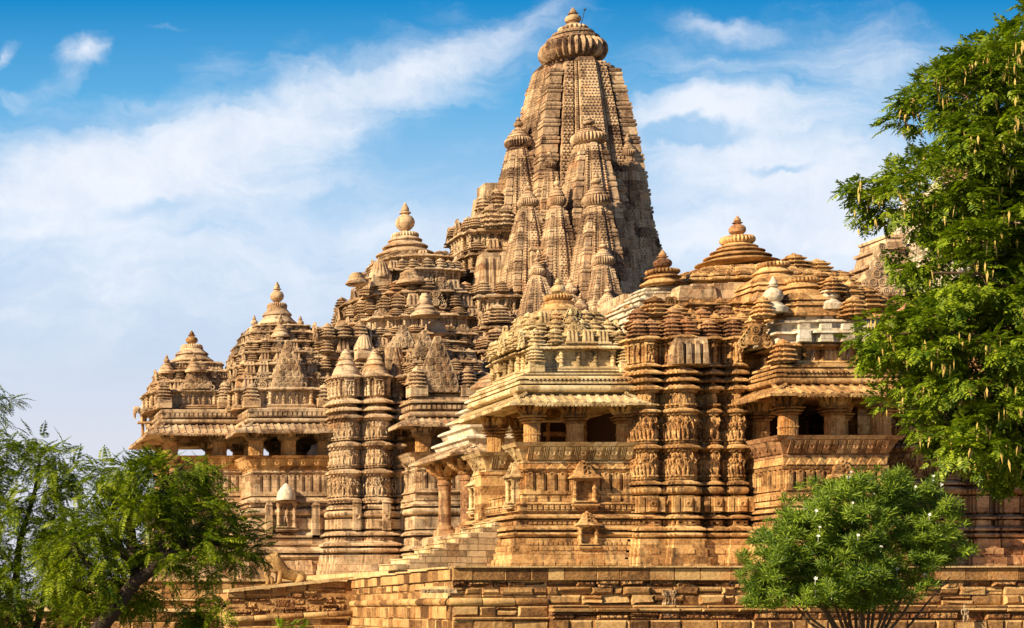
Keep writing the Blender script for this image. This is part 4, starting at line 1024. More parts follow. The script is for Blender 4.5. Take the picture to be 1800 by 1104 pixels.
# elephant bracket finial at the far porch corner
mb = MB(); ex, ey, ez = X(254, 99), 99.0, Z(742, 99)
mb.box(ex + .35, ey, ez - .1, 1.5, .5, .12)
mb.tube([(ex - .35, ey, ez + .62), (ex - .15, ey, ez + .62), (ex + .2, ey, ez + .66), (ex + .55, ey, ez + .6)], [.12, .3, .34, .22], 8)
mb.tube([(ex - .35, ey, ez + .7), (ex - .5, ey, ez + .75), (ex - .58, ey, ez + .5), (ex - .56, ey, ez + .2)], [.22, .2, .1, .05], 7)
for lx in (-.15, .05, .38, .55):
    mb.tube([(ex + lx, ey + (.12 if lx in (.05, .38) else -.12), ez), (ex + lx, ey, ez + .5)], [.1, .13], 6)
mb.tube([(ex - .1, ey, ez - 1.3), (ex - .1, ey, ez - .1)], [.09, .09], 8)
build(mb, 'elephant_finial', 'beige', K, label='small carved elephant standing on the far left eave corner')
# ---------------------------------------------------------------- roofs 1 and 2
def hall_roof(cx, cy, Yf, tiers, name, mat='beige', sc_=1.0, figs_first=True, half_y=1.0, kw=.8):
    """tiers: (ybot, ytop, half width)"""
    o = None
    for i, (y0, y1, h) in enumerate(tiers):
        hy = h * half_y; Yt = cy - hy
        pl = ratha(cx, cy, h * .84, hy * .84, ((.72, h * .07), (.4, h * .07)))
        if i == 0 and figs_first:
            attic(K, pl, Z(y0, Yt), Z(y1, Yt), .09, .66, mat, mat + '_carved' if mat + '_carved' in M else mat, fh=.85)
            continue
        mb = MB(); hh = y0 - y1
        mb.loft(pl, mould_y(y0, Yt, [(y0 - hh * .12, 'b', .05), (y0 - hh * .55, 'b', -.12), (y0 - hh * .66, 'b', .0), (y0 - hh * .85, 'e', .2), (y1, 'b', -.15)]))
        n_ = max(.45, kw * (1 - .06 * i))
        kuta_row(mb, pl, -.02, Z(y0, Yt), n_, (y0 - y1) * Yt / F * 1.0, n_ * 1.15, 4)
        def pf(x, y, nx, ny, st): post(mb, x, y, Z(y0, Yt), (y0 - y1) * .5 * Yt / F, .05)
        along(pl, 0, .4, pf, minlen=.2)
        o = build(mb, name, mat, K)
    return o
hall_roof(X(337, 98.2), 98.2, 0, [(718, 684, 2.75), (686, 664, 2.35), (665, 647, 2.05), (648, 634, 1.6)], 'porch_roof', kw=.7)
cx, cy = X(337, 98), 98.0
dome(K, cx, cy, 0, [(Z(638, cy), Z(622, cy), 1.25, 0), (Z(625, cy), Z(612, cy), .95, 0), (Z(614, cy), Z(606, cy), .62, 1)], 'beige', .36, Z(607, cy), .85, 'warm')
for px, yy, yt in ((293, 96.5, 623), (341, 95.4, 620), (380, 97, 640)):
    mb = MB(); x_ = X(px, yy); zt_ = Z(yt, yy)
    mb.lathe(x_, yy, [(.5, zt_ - 1.1), (.52, zt_ - 1.0), (.38, zt_ - .86), (.4, zt_ - .8), (.25, zt_ - .66), (.28, zt_ - .6), (.12, zt_ - .5)], n=18); add_pot(mb, x_, yy, zt_ - .55, .18, .55); build(mb, 'pot_finial', 'beige', K)
single(gavaksha, 'pediment_screen', 'beige', K, X(346, 95.3), 95.35, Z(683, 95.3), 0, -1, 1.7, 1.15, 4); single(gavaksha, 'pediment_screen', 'beige', K, X(275, 97.5), 97.5, Z(684, 97.5), -1, 0, 1.6, 1.1, 4)
for px, yy in ((288, 95.3), (395, 95.2)): mb = MB(); kuta(mb, X(px, yy), yy, Z(704, yy), .85, 1.1, 5); mb.box(X(px, yy), yy, Z(718, yy), .8, .8, .5); build(mb, 'miniature_roof', 'beige', K)
hall_roof(X(487, 97), 97.0, 0, [(717, 680, 3.45), (684, 655, 3.05), (657, 632, 2.8), (634, 612, 2.6), (614, 594, 2.35), (596, 578, 2.0), (580, 568, 1.6)], 'hall_roof', half_y=1.15, kw=.75)
cx, cy = X(487, 97), 97.0
dome(K, cx, cy, 0, [(Z(572, cy), Z(553, cy), 1.1, 0), (Z(556, cy), Z(541, cy), .82, 0), (Z(545, cy), Z(533, cy), .58, 1)], 'beige', .39, Z(534, cy), 1.25, 'beige')
for px, yy, yt in ((447, 96, 554), (493, 94.6, 552), (528, 96.5, 555)):
    mb = MB(); x_ = X(px, yy); zt_ = Z(yt, yy)
    mb.lathe(x_, yy, [(.5, zt_ - 1.3), (.52, zt_ - 1.2), (.38, zt_ - 1.0), (.42, zt_ - .95), (.28, zt_ - .8), (.3, zt_ - .75), (.12, zt_ - .6)], n=18); add_pot(mb, x_, yy, zt_ - .65, .2, .65); build(mb, 'pot_finial', 'beige', K)
single(gavaksha, 'pediment_screen', 'beige', K, X(505, 93.3), 93.3, Z(682, 93.3), 0, -1, 1.75, 2.6, 8, .14)
for px, yy in ((441, 93.4), (570, 93.4)): mb = MB(); kuta(mb, X(px, yy), yy, Z(706, yy), .95, 1.0, 4); mb.box(X(px, yy), yy, Z(717, yy), .9, .9, .45); build(mb, 'miniature_roof', 'beige', K)
# link between second and third roof
mb = MB()
for y0, y1, p0 in ((720, 690, 540), (690, 655, 545), (655, 625, 550), (625, 600, 553), (600, 575, 556)):
    pl = rect(X(p0, 95), X(640, 95), 94.2, 101); mb.loft(pl, mould_y(y0, 94.2, [(y0 - 8, 'b', .05), (y1 + 8, 'b', -.2), (y1 + 4, 'b', 0), (y1, 'e', .15)])); kuta_row(mb, pl, 0, Z(y0 - 4, 94.2), .8, .9, 1.0, 4)
build(mb, 'link_roof', 'beige', K)
# ---------------------------------------------------------------- great hall roof (third)
cx, cy = X(712, 100), 100.0
T3 = [(702, 668, 4.75, 7.6), (668, 638, 4.6, 7.1), (638, 610, 4.5, 6.6), (610, 578, 4.25, 6.1), (578, 546, 4.05, 5.5), (546, 500, 3.7, 4.9), (502, 462, 2.5, 3.8), (466, 444, 1.95, 2.9)]
for i, (y0, y1, hx, hy) in enumerate(T3):
    Yt = cy - hy; mb = MB(); fl_ = []
    pl = ratha(cx + .2, cy, hx * .78, hy * .86, ((.80, hx * .09), (.54, hx * .08), (.26, hx * .07)))
    hh = y0 - y1
    mb.loft(pl, mould_y(y0, Yt, [(y0 - hh * .08, 'b', .14), (y0 - hh * .12, 'g', 0), (y0 - hh * .62, 'b', -.1), (y0 - hh * .67, 'b', .08), (y0 - hh * .8, 'e', .32), (y0 - hh * .9, 'b', -.1), (y1, 'b', -.25)]))
    zb, zh = Z(y0 - hh * .12, Yt), hh * .50 * Yt / F
    def pf(x, y, nx, ny, st):
        tx, ty = -ny, nx
        post(mb, x + tx * st / 2, y + ty * st / 2, zb, zh, .06)
        if ny < -.5 and rng.random() < .7: fl_.append((x, y, zb, nx, ny, zh * .88))
    along(pl, -.02, .46, pf, minlen=.25)
    kuta_row(mb, pl, .0, Z(y0 - hh * .78, Yt), .8 if i < 6 else .6, hh * .42 * Yt / F, .95, 3, skip=.12)
    if i in (1, 3, 5):
        kuta_row(mb, pl, .25, Z(y0 - hh * .1, Yt), .8, hh * .55 * Yt / F, 2.4, 4)
    dentils(mb, pl, .05, Z(y0 - hh * .56, Yt), .1, .07, .1, .2)
    o = build(mb, 'great_hall_roof', 'beige', K)
    place_figs(o, fl_, K.name + ('a' if i > 2 else ''), 'beige_carved')
dome(K, cx, cy, 0, [(Z(450, cy), Z(436, cy), 1.66, 0), (Z(437, cy), Z(424, cy), 1.3, 0), (Z(425, cy), Z(414, cy), .98, 0), (Z(420, cy), Z(410, cy), .80, 1)], 'beige', .56, Z(410, cy), 1.8, 'beige')
# ribbed restored half domes and secondary domes in front of the great roof
for px, yy, y0, y1, r in ((722, 95.2, 500, 482, .85), (627, 95.5, 500, 486, .62), (765, 91.5, 590, 572, .75), (747, 90.6, 535, 522, .4)):
    dome(K, X(px, yy), yy, 0, [(Z(y0, yy), Z(y1, yy), r, 0), (Z(y1 + 3, yy), Z(y1 - 4, yy), r * .7, 0)], 'beige')
for px, yy, y0, y1, r in ((690, 92.4, 632, 602, .6), (668, 96.0, 486, 460, .6), (845, 91.6, 700, 650, .7), (640, 92.2, 612, 590, .5)):
    mb = MB(); x_ = X(px, yy); za_, zb3 = Z(y0, yy), Z(y1, yy); hh = zb3 - za_
    mb.lathe(x_, yy, [(r * 1.02, za_ - .1), (r * 1.08, za_, 1), (r * .92, za_ + hh * .25, 1), (r * .74, za_ + hh * .62, 1), (r * .56, za_ + hh * .9, 1), (r * .3, za_ + hh), (r * .1, za_ + hh * 1.1)], n=48, ribs=16, amp=.10)
    mb.box(x_, yy, za_ - .6, r * 1.7, r * 1.7, .6); build(mb, 'restored_cap', 'beige', K)
mb = MB(); x_, yy = X(790, 101), 101.0; dz = Z(481, yy)
mb.lathe(x_, yy, [(1.1, Z(520, yy)), (1.15, Z(515, yy)), (.85, Z(505, yy)), (.9, Z(502, yy)), (.6, Z(494, yy)), (.66, Z(491, yy)), (.2, Z(484, yy))], n=28); add_pot(mb, x_, yy, Z(486, yy), .42, .95, False)
build(mb, 'pot_finial', 'grey', K)
mb = MB(); x_, yy = X(747, 90.4), 90.4
mb.lathe(x_, yy, [(.75, Z(556, yy)), (.78, Z(552, yy)), (.5, Z(546, yy)), (.56, Z(543, yy)), (.3, Z(537, yy))], n=24); add_pot(mb, x_, yy, Z(540, yy), .27, .85, False); build(mb, 'pot_finial', 'beige', K)
# ---------------------------------------------------------------- transept balcony
Yt_ = 88.0; tx0, tx1 = X(735, Yt_), 29.6
tp = rect(tx0, tx1, Yt_, 92)
mb = MB(); mb.loft(tp, mould_y(1022, Yt_, [(1010, 'b', .75), (998, 'b', .66), (984, 'b', .58), (980, 'g', .3), (972, 'k', .6), (968, 'g', .3), (960, 'e', .62), (945, 'b', .3), (941, 'g', .2), (933, 'e', .5), (930, 'g', .15), (908, 'b', .26), (905, 'g', .2), (893, 'r', .42), (890, 'g', .14), (880, 'e', .4), (866, 'b', .2), (862, 'e', .3)]))
dentils(mb, tp, .3, Z(957, Yt_), .12, .3, .05, .2); build(mb, 'transept_base', 'beige', K)
parapet(K, tp, Z(862, Yt_), Z(828, Yt_), Z(820, Yt_), Z(796, Yt_), lean=.42, mat='beige', mat2='beige', sp=.46)
zt = Z(796, Yt_) - .15; zc = Z(750, Yt_)
PK2 = pillar_meshes('pillar_transept', zc - zt + .02, .62, 1.1, 'shaft', 'beige_carved', hc=.55)
for px, yy in ((744, Yt_ + .4), (810, Yt_ + .4)): place_pillar(PK2, X(px, yy), yy, zt, K)
place_pillar(PK2, tx0 + .35, 91.2, zt, K)
mb = MB(); mb.loft(rect(tx0 + .1, tx1, Yt_ + .1, 92), [(zc, 0), (Z(741, Yt_), 0)]); build(mb, 'transept_beam', 'beige', K)
eave(K, rect(tx0 - .1, tx1, Yt_ + .2, 92), Z(748, Yt_ - 1), Z(734, Yt_), 1.0, .15, .38, .1, 'beige')
mb = MB(); rt = rect(tx0 - .1, tx1, Yt_ + .2, 92); mb.loft(rt, mould_y(736, Yt_, [(733, 'b', .1), (724, 'r', .42), (720, 'g', .1), (712, 'b', .24), (708, 'g', .1), (702, 'e', .36), (698, 'b', .1)])); dentils(mb, rt, .24, Z(719, Yt_), .16, .2, .07, .26)
build(mb, 'cornice', 'beige', K)
attic(K, rect(tx0 + .3, tx1 - .3, Yt_ + .7, 92), Z(698, Yt_ + .6), Z(672, Yt_ + .6), .08, .66, 'beige', 'beige_carved')
hall_roof(X(772, 91.5), 91.6, 0, [(674, 650, 2.3), (652, 630, 1.95), (632, 612, 1.55), (614, 596, 1.15)], 'transept_roof', figs_first=False, kw=.7)
for px, yy, y0, wd, hh, rw_ in ((768, 88.4, 690, 2.3, 2.9, 8), (745, 89.4, 628, 1.3, 1.4, 5), (708, 90, 612, 1.2, 1.2, 4), (655, 92, 655, 1.2, 1.0, 4)):
    single(gavaksha, 'pediment_screen', 'beige', K, X(px, yy), yy, Z(y0, yy), 0, -1, wd, hh, rw_, .2)
for px, yy in ((733, 88.4), (822, 88.6)):
    mb = MB(); kuta(mb, X(px, yy), yy, Z(684, yy), .95, 1.2, 5); mb.box(X(px, yy), yy, Z(698, yy), .9, .9, .55); build(mb, 'miniature_roof', 'beige', K)
# ---------------------------------------------------------------- vestibule (set back, its shade put into grey stone) and its tall front screen
mb = MB()
for y0, y1, p0, p1, yy in ((760, 690, 800, 930, 92.5), (690, 655, 800, 930, 93.2), (655, 615, 805, 930, 94), (615, 585, 800, 930, 94.8), (585, 545, 800, 930, 95.5), (545, 515, 790, 910, 96)):
    pl = rect(X(p0, yy), X(p1, yy), yy, 105); mb.loft(pl, mould_y(y0, yy, [(y0 - 6, 'b', .12), (y0 - 9, 'g', 0), (y1 + 12, 'b', -.05), (y1 + 8, 'b', .1), (y1, 'e', .28)]))
    dentils(mb, pl, -.05, Z(y0 - 18, yy), .2, .25, .1, .4)
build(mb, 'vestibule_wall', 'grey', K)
mb = MB(); fl_ = []
for j, (y0, y1, p0, p1, yy) in enumerate(((700, 655, 842, 925, 92.2), (655, 612, 845, 925, 93), (612, 570, 848, 925, 93.8), (560, 515, 838, 925, 94.4), (478, 442, 826, 905, 97.5), (444, 400, 823, 905, 97.5))):
    pl = ratha((X(p0, yy) + X(p1, yy)) / 2, yy + 2.2, (X(p1, yy) - X(p0, yy)) / 2 - .2, 2.0, ((.6, .2),)); h = y0 - y1
    mb.loft(pl, mould_y(y0, yy, [(y0 - h * .12, 'b', .12), (y0 - h * .16, 'g', 0), (y0 - h * .24, 'r', .14), (y1 + h * .25, 'b', -.12), (y1 + h * .18, 'b', .04), (y1, 'e', .3)]))
    def pf(x, y, nx, ny, st):
        post(mb, x - ny * st / 2, y + nx * st / 2, Z(y0 - h * .24, yy), h * .5 * yy / F, .08); fl_.append((x - nx * .1, y - ny * .1, Z(y0 - h * .24, yy), nx, ny, h * .46 * yy / F))
    along(pl, .02, .52, pf, minlen=.3)
    if j < 3: kuta(mb, X((p0 + p1) / 2 - 8, yy), yy + .4, Z(y1, yy), 1.7, 1.2, 5)
    kuta_row(mb, pl, 0, Z(y1, yy), .8, .75, 1.0, 4)
o = build(mb, 'spire_front_screen', 'beige', K); place_figs(o, fl_, K.name + 'b', 'beige_carved')
for px, yy, y0, y1, w_ in ((858, 96.6, 518, 448, 1.7), (893, 96.4, 518, 445, 1.6), (878, 96.9, 518, 450, 3.0), (902, 97.2, 470, 425, .8)):
    mb = MB(); mb.box(X(px, yy), yy, Z(y0, yy), w_, 1.2, Z(y1, yy) - Z(y0, yy), .55, .8)
    for q_ in (-.25, 0, .25): mb.box(X(px, yy) + q_ * w_, yy - .5, Z(y0, yy), w_ * .16, .35, (Z(y1, yy) - Z(y0, yy)) * .9, .55, .5)
    build(mb, 'restored_block', 'beige', K)
mb = MB(); mb.box(X(868, 99), 99, Z(345, 99), 1.5, 1.5, .6); mb.box(X(868, 99), 99.2, Z(405, 99), 2.1, 2.4, Z(345, 99) - Z(405, 99), .8); build(mb, 'screen_core', 'beige', K)
for px, yy, y0, wd, hh in ((845, 97.8, 405, .9, 1.0), (862, 97.6, 405, 1.3, 1.5), (885, 97.4, 402, 1.2, 1.3), (850, 98.2, 372, .9, 1.0), (872, 98.2, 368, 1.0, 1.2), (862, 98.6, 350, .8, .9), (838, 98.2, 400, .6, .8)):
    single(kuta, 'miniature_roof', 'beige_carved', K, X(px, yy), yy, Z(y0, yy), wd, hh, 4)
single(gavaksha, 'pediment_screen', 'beige', K, X(876, 97.3), 97.3, Z(403, 97.3), 0, -1, 1.3, 1.2, 4); single(gavaksha, 'pediment_screen', 'beige', K, X(860, 98), 98.0, Z(380, 98), 0, -1, 1.4, 1.5, 5)
# ---------------------------------------------------------------- main spire and its clinging spires
mb = MB(); mb.loft(ratha(36.9, 100, 3.9, 3.9, ((.7, .4), (.4, .4))), mould_y(1000, 94, [(640, 'b', 0), (600, 'b', -.1), (520, 'b', -.4)])); build(mb, 'spire_base', 'spire', K)
SPx = 36.9
main = shikhara(SPx, 100, Z(600, 100), Z(125, 100), 3.85, 2.0, 2.0, 'spire', K, 'main_spire', lev=60, studsz=.18, crown=(1.95, 3.35, 'beige'), label='tallest ribbed spire', q=2)
mb = MB(); x_, yy = X(1012, 99), 98.5
mb.tube([(x_, yy, Z(60, yy)), (X(1028, yy), yy, Z(17, yy))], [.03, .02], 5); mb.tube([(X(1027.6, yy), yy, Z(18.5, yy)), (X(1028.4, yy), yy, Z(15.5, yy))], [.06, .06], 6)
build(mb, 'lightning_rod', 'iron', K)
SUBS = [(1035, 95.2, 258, 600, 2.15, .95, 1.0, 1.45), (1048, 93.0, 368, 600, 1.65, .72, .80, 1.75), (1060, 91.6, 470, 610, 1.15, .52, .62, 1.3), (1068, 90.6, 541, 620, .85, .42, .5, 1.05),
        (928, 95.4, 368, 520, 1.35, .58, .60, 1.35), (979, 94.2, 367, 560, 1.2, .5, .52, 1.65), (911, 98.8, 265, 500, 1.75, .72, .80, 1.75), (944, 93.2, 487, 570, .95, .4, .45, 1.1),
        (1020, 91.4, 548, 620, .6, .3, .36, .9), (1002, 92.0, 520, 600, .8, .4, .4, .9), (950, 95.4, 430, 560, 1.1, .5, .45, 1.1), (965, 97.2, 300, 420, .9, .42, .45, 1.1),
        (1103, 97.2, 280, 560, 1.25, .5, .50, 1.3), (1119, 97.0, 354, 560, 1.3, .5, .5, 1.3), (1086, 95.0, 345, 580, 1.2, .5, .48, 1.3), (1137, 97.0, 402, 580, 1.2, .5, .44, 1.1),
        (1105, 94.6, 430, 600, 1.1, .48, .45, 1.1), (1088, 93.2, 500, 610, .85, .4, .42, 1.0), (1128, 95.2, 485, 600, 1.0, .45, .4, 1.0), (1010, 94.4, 430, 580, .9, .45, .4, 1.0)]
for px, yy, yt, yb_, w0, w1, r, h in SUBS:
    w0 *= .92; w1 *= .76
    shikhara(X(px, yy), yy, Z(yb_, yy), Z(yt, yy), w0, w1, 1.8, 'spire', K, 'clinging_spire', lev=30 if w0 > 1 else 18, studsz=.15, crown=(r, h, 'beige'))
mb = MB(); g = MB()
for px, yy, y0, wd, hh in ((960, 93.6, 560, 1.3, 1.6), (995, 94.5, 570, 1.2, 1.4), (1085, 93.4, 560, 1.2, 1.4), (1002, 93.6, 525, 1.2, 1.3), (960, 93.8, 470, .9, .8), (1118, 95, 560, 1.2, 1.2), (900, 95.5, 580, 1.3, 1.6)):
    single(kuta, 'miniature_roof', 'beige', K, X(px, yy), yy, Z(y0, yy), wd, hh, 4)
for px, yy, y0, y1, w_ in ((950, 94.2, 480, 440, 1.1), (1000, 94.0, 525, 500, 1.3), (1090, 94.6, 600, 560, 1.5), (975, 93.6, 600, 560, 2.4), (1120, 96, 560, 470, .7), (1012, 94.2, 500, 450, .6)):
    mb = MB(); g = MB(); mb.box(X(px, yy), yy + .3, Z(y0, yy), w_, 1.0, Z(y1, yy) - Z(y0, yy), .95); mb.box(X(px, yy), yy + .3, Z(y1, yy), w_ * 1.15, 1.15, .14, .9); mb.box(X(px, yy), yy + .3, Z(y0, yy), w_ * 1.15, 1.15, .14, .9)
    k_ = max(1, int(w_ / .4))
    for i in range(k_): figure(g, X(px, yy) + (i - (k_ - 1) / 2) * .4, yy - .2, Z(y0, yy) + .15, 0, -1, min(1.1, Z(y1, yy) - Z(y0, yy) - .2), rng.random())
    o = build(mb, 'spire_niche', 'beige', K); build(g, 'figure_row', 'beige_carved', o)
# ================================================================== small shrine between the temples
S = tag(empty('small_shrine', (26, 80, 2.7)), 'small shrine with pale stepped roof and two round columns, between the two big temples', 'shrine')
sx0_ = 24.0; sp_ = rect(sx0_, sx0_ + 4.2, 77.6, 83.6)
mb = MB(); mb.loft(rect(sx0_ - .3, 29, 77.3, 83.8), [(2.6, .3), (3.2, .3), (3.2, .15), (Z(948, 82.4), .15), (Z(944, 82.4), .1)]); mb.loft(rect(26.5, 29, 78.5, 83), [(4, 0), (8.4, 0)]); build(mb, 'shrine_base', 'beige', S)
def round_column(nm, r, h, mat, cm):
    m_ = MB(); m_.box(0, 0, 0, r * 3, r * 3, h * .10, .9); m_.lathe(0, 0, [(r * 1.4, h * .1), (r * 1.3, h * .14), (r * 1.0, h * .16), (r * .95, h * .5), (r * 1.0, h * .70), (r * 1.2, h * .71), (r * 1.2, h * .74), (r * 1.0, h * .75), (r * 1.0, h * .8)], n=16)
    c_ = MB(); c_.lathe(0, 0, [(r * 1.0, h * .78), (r * 1.35, h * .80), (r * 1.5, h * .82), (r * 1.1, h * .835), (r * 1.4, h * .85), (r * 1.6, h * .87)], n=16)
    for nx, ny in ((1, 0), (-1, 0), (0, 1), (0, -1)):
        c_.tube([(nx * r * .8, ny * r * .8, h * .86), (nx * r * 1.6, ny * r * 1.6, h * .89), (nx * r * 2.4, ny * r * 2.4, h * .94), (nx * r * 2.7, ny * r * 2.7, h * .985)], [r * .7, r * .75, r * .7, r * .6], 6)
    for a in range(4):
        b_ = math.pi / 4 + a * math.pi / 2; c_.tube([(math.cos(b_) * r, math.sin(b_) * r, h * .86), (math.cos(b_) * r * 2, math.sin(b_) * r * 2, h * .93), (math.cos(b_) * r * 2.1, math.sin(b_) * r * 2.1, h * .99)], [r * .5, r * .6, r * .5], 6)
    c_.box(0, 0, h * .95, r * 3.2, r * 3.2, h * .05)
    return mesh_of(m_, nm, mat), mesh_of(c_, nm + '_capital', cm)
zb_ = Z(944, 82.4); zc_ = Z(806, 79)
RC = round_column('round_column', .30, zc_ - zb_, 'red', 'warm_carved')
for x_, y_ in ((24.25, 79.0), (24.25, 82.5)):
    o = inst('column', RC[0], (x_, y_, zb_), S); sub('capital', RC[1], o)
mb = MB(); mb.loft(rect(sx0_ - .05, 28.4, 77.9, 83.4), [(zc_ - .02, 0), (zc_ + .25, 0)]); build(mb, 'shrine_beam', 'beige', S)
eave(S, rect(sx0_ + .1, 28.4, 78.0, 83.3), zc_ + .02, zc_ + .55, 1.1, .1, .34, .09, 'beige')
mb = MB()
zz = zc_ + .5; tiersS = [(.55, .35, 0), (.55, .5, .25), (.5, .45, .55), (.5, .5, .9), (.5, .4, 1.25), (.35, .4, 1.6)]
for i, (h, o_, ins) in enumerate(tiersS):
    pl = rect(sx0_ + ins, 28.2 - ins * .6, 78.0 + ins, 83.4 - ins)
    mb.loft(pl, [(zz, -.12), (zz + h * .2, -.08), (zz + h * .55, .0), (zz + h * .62, .12), (zz + h * .76, .12), (zz + h * .98, -.1)]); zz += h
build(mb, 'stepped_roof', 'pale', S)
mb = MB(); g = MB()
for y_ in (78.2, 79.6, 81.4, 83.0): kuta(mb, sx0_ + 1.7, y_, zz - .9, .6, .7, 3)
seated(mb, 25.2, 78.5, zz - .6, 0, -1, .7); seated(mb, 26.0, 78.9, zz - .1, -1, 0, .9)
mb.lathe(26.2, 80.5, [(1.3, zz - .05), (1.25, zz + .1), (.9, zz + .35), (.95, zz + .4), (.5, zz + .65), (.1, zz + .9)], n=24)
build(mb, 'roof_ornaments', 'beige', S)
figure(g, 26.4, 79.3, 4.6, -1, 0, 1.7, 3); figure(g, 26.4, 80.2, 4.6, -1, 0, 1.6, 5); seated(g, 25.3, 80.4, 4.55, -1, 0, 1.2)
figure(g, 26.3, 78.4, 4.6, 0, -1, 1.7, 8); figure(g, 25.7, 78.4, 4.6, 0, -1, 1.6, 9); build(g, 'shrine_figures', 'beige_carved', S)
# --- lion statue
def lion(x, y, z, s):
    mb = MB()
    def q(u, v, k): return (x + u * s, y + v * s, z + k * s)
    def tb(ps, rs, n=10): mb.tube([q(*p) for p in ps], [a * s for a in rs], n)
    tb([(.50, 0, .20), (.40, 0, .26), (.15, 0, .30), (-.10, 0, .38), (-.28, 0, .56), (-.36, 0, .74), (-.42, 0, .86), (-.46, 0, .93)], [.14, .19, .17, .20, .23, .20, .17, .07])
    tb([(-.36, 0, .80), (-.50, 0, .80), (-.62, 0, .74), (-.68, 0, .68)], [.17, .16, .11, .06], 8)      # head and muzzle
    tb([(-.50, 0, .66), (-.60, 0, .62)], [.08, .05], 6)
    for v in (-.1, .1):
        tb([(-.22, v * 1.1, .44), (-.25, v * 1.3, .24), (-.30, v * 1.3, .05), (-.38, v * 1.3, .03)], [.11, .075, .06, .05], 7)
        tb([(.42, v * 1.5, .22), (.30, v * 1.8, .10), (.46, v * 1.8, .04), (.26, v * 1.8, .03)], [.19, .12, .07, .05], 8)
        tb([(-.36, v * 1.1, .88), (-.34, v * 1.4, 1.0)], [.06, .03], 5)
    tb([(.56, -.08, .12), (.66, -.1, .05), (.74, -.1, .03)], [.05, .045, .03], 6)
    mb.torus(q(.42, -.25, .26), (0, -1), .10 * s, .02 * s, 12, 4)
    mb.box(x + .02 * s, y, z - .02 * s, 1.5 * s, .6 * s, .05 * s)
    return mb
zl = Z(1029, 79.9); xl = X(508, 79.9)
LS = tag(empty('lion_statue', (xl, 80, zl)), 'weathered stone lion rearing over a crouching figure, on the sloping wall coping', 'statue')
build(lion(xl - .05, 80.0, zl, 1.55), 'lion', 'lion', LS, sharp=60)
g = MB(); s_ = 1.0; fx = xl - 1.02
g.tube([(fx, 79.9, zl + .05), (fx + .05, 79.85, zl + .3), (fx - .05, 79.85, zl + .5)], [.09, .13, .1], 7); g.tube([(fx + .22, 79.9, zl + .03), (fx + .2, 79.8, zl + .3), (fx + .0, 79.9, zl + .45)], [.08, .11, .1], 7)
g.tube([(fx, 79.95, zl + .4), (fx + .02, 79.95, zl + .65), (fx + .08, 79.95, zl + .8)], [.15, .17, .08], 8); g.tube([(fx + .08, 79.95, zl + .78), (fx + .09, 79.9, zl + .92), (fx + .1, 79.95, zl + 1.02)], [.07, .11, .05], 8)
g.tube([(fx - .1, 79.8, zl + .7), (fx - .2, 79.75, zl + .85), (fx - .05, 79.8, zl + 1.1)], [.06, .055, .045], 6); g.tube([(fx + .15, 79.8, zl + .7), (fx + .3, 79.75, zl + .62), (fx + .42, 79.8, zl + .68)], [.06, .05, .045], 6)
build(g, 'crouching_figure', 'lion', LS, sharp=60)
# ================================================================== ground and terraces
mb = MB(); mb.add([(-1500, -200, 0), (1500, -200, 0), (1500, 2500, 0), (-1500, 2500, 0)], [(0, 1, 2, 3)])
gm, t, b = new_mat('dry_grass')
pos = t.node('ShaderNodeNewGeometry').outputs['Position']
c = t.ramp(t.noise(pos, .4, 6, .65), [(.35, (.10, .13, .03)), (.55, (.22, .17, .08)), (.7, (.34, .24, .13))])
t.put(b.inputs['Base Color'], c)
M['ground'] = gm
tag(build(mb, 'ground', 'ground', sharp=None), kind='structure')
BR = random.Random(99)
def blk(mb, p, n, w, h, d, ch=.03, ir=0.0):
    """dressed block with chamfered face; p = lower centre on the wall plane"""
    nx, ny = n; tx, ty = -ny, nx; x, y, z = p
    def q(u, v, k): return (x + tx * u + nx * v, y + ty * u + ny * v, z + k)
    a = w / 2; c = a - ch; J_ = lambda: BR.uniform(-ir, ir)
    mb.add([q(-a, -.3, 0), q(a, -.3, 0), q(a, -.3, h), q(-a, -.3, h), q(-a, d - ch, 0), q(a, d - ch, 0), q(a, d - ch, h), q(-a, d - ch, h),
            q(-c + abs(J_()), d + J_(), ch + abs(J_())), q(c - abs(J_()), d + J_(), ch + abs(J_())), q(c - abs(J_()), d + J_(), h - ch - abs(J_())), q(-c + abs(J_()), d + J_(), h - ch - abs(J_()))],
           [(0, 1, 5, 4), (1, 2, 6, 5), (2, 3, 7, 6), (3, 0, 4, 7), (4, 5, 9, 8), (5, 6, 10, 9), (6, 7, 11, 10), (7, 4, 8, 11), (8, 9, 10, 11)])
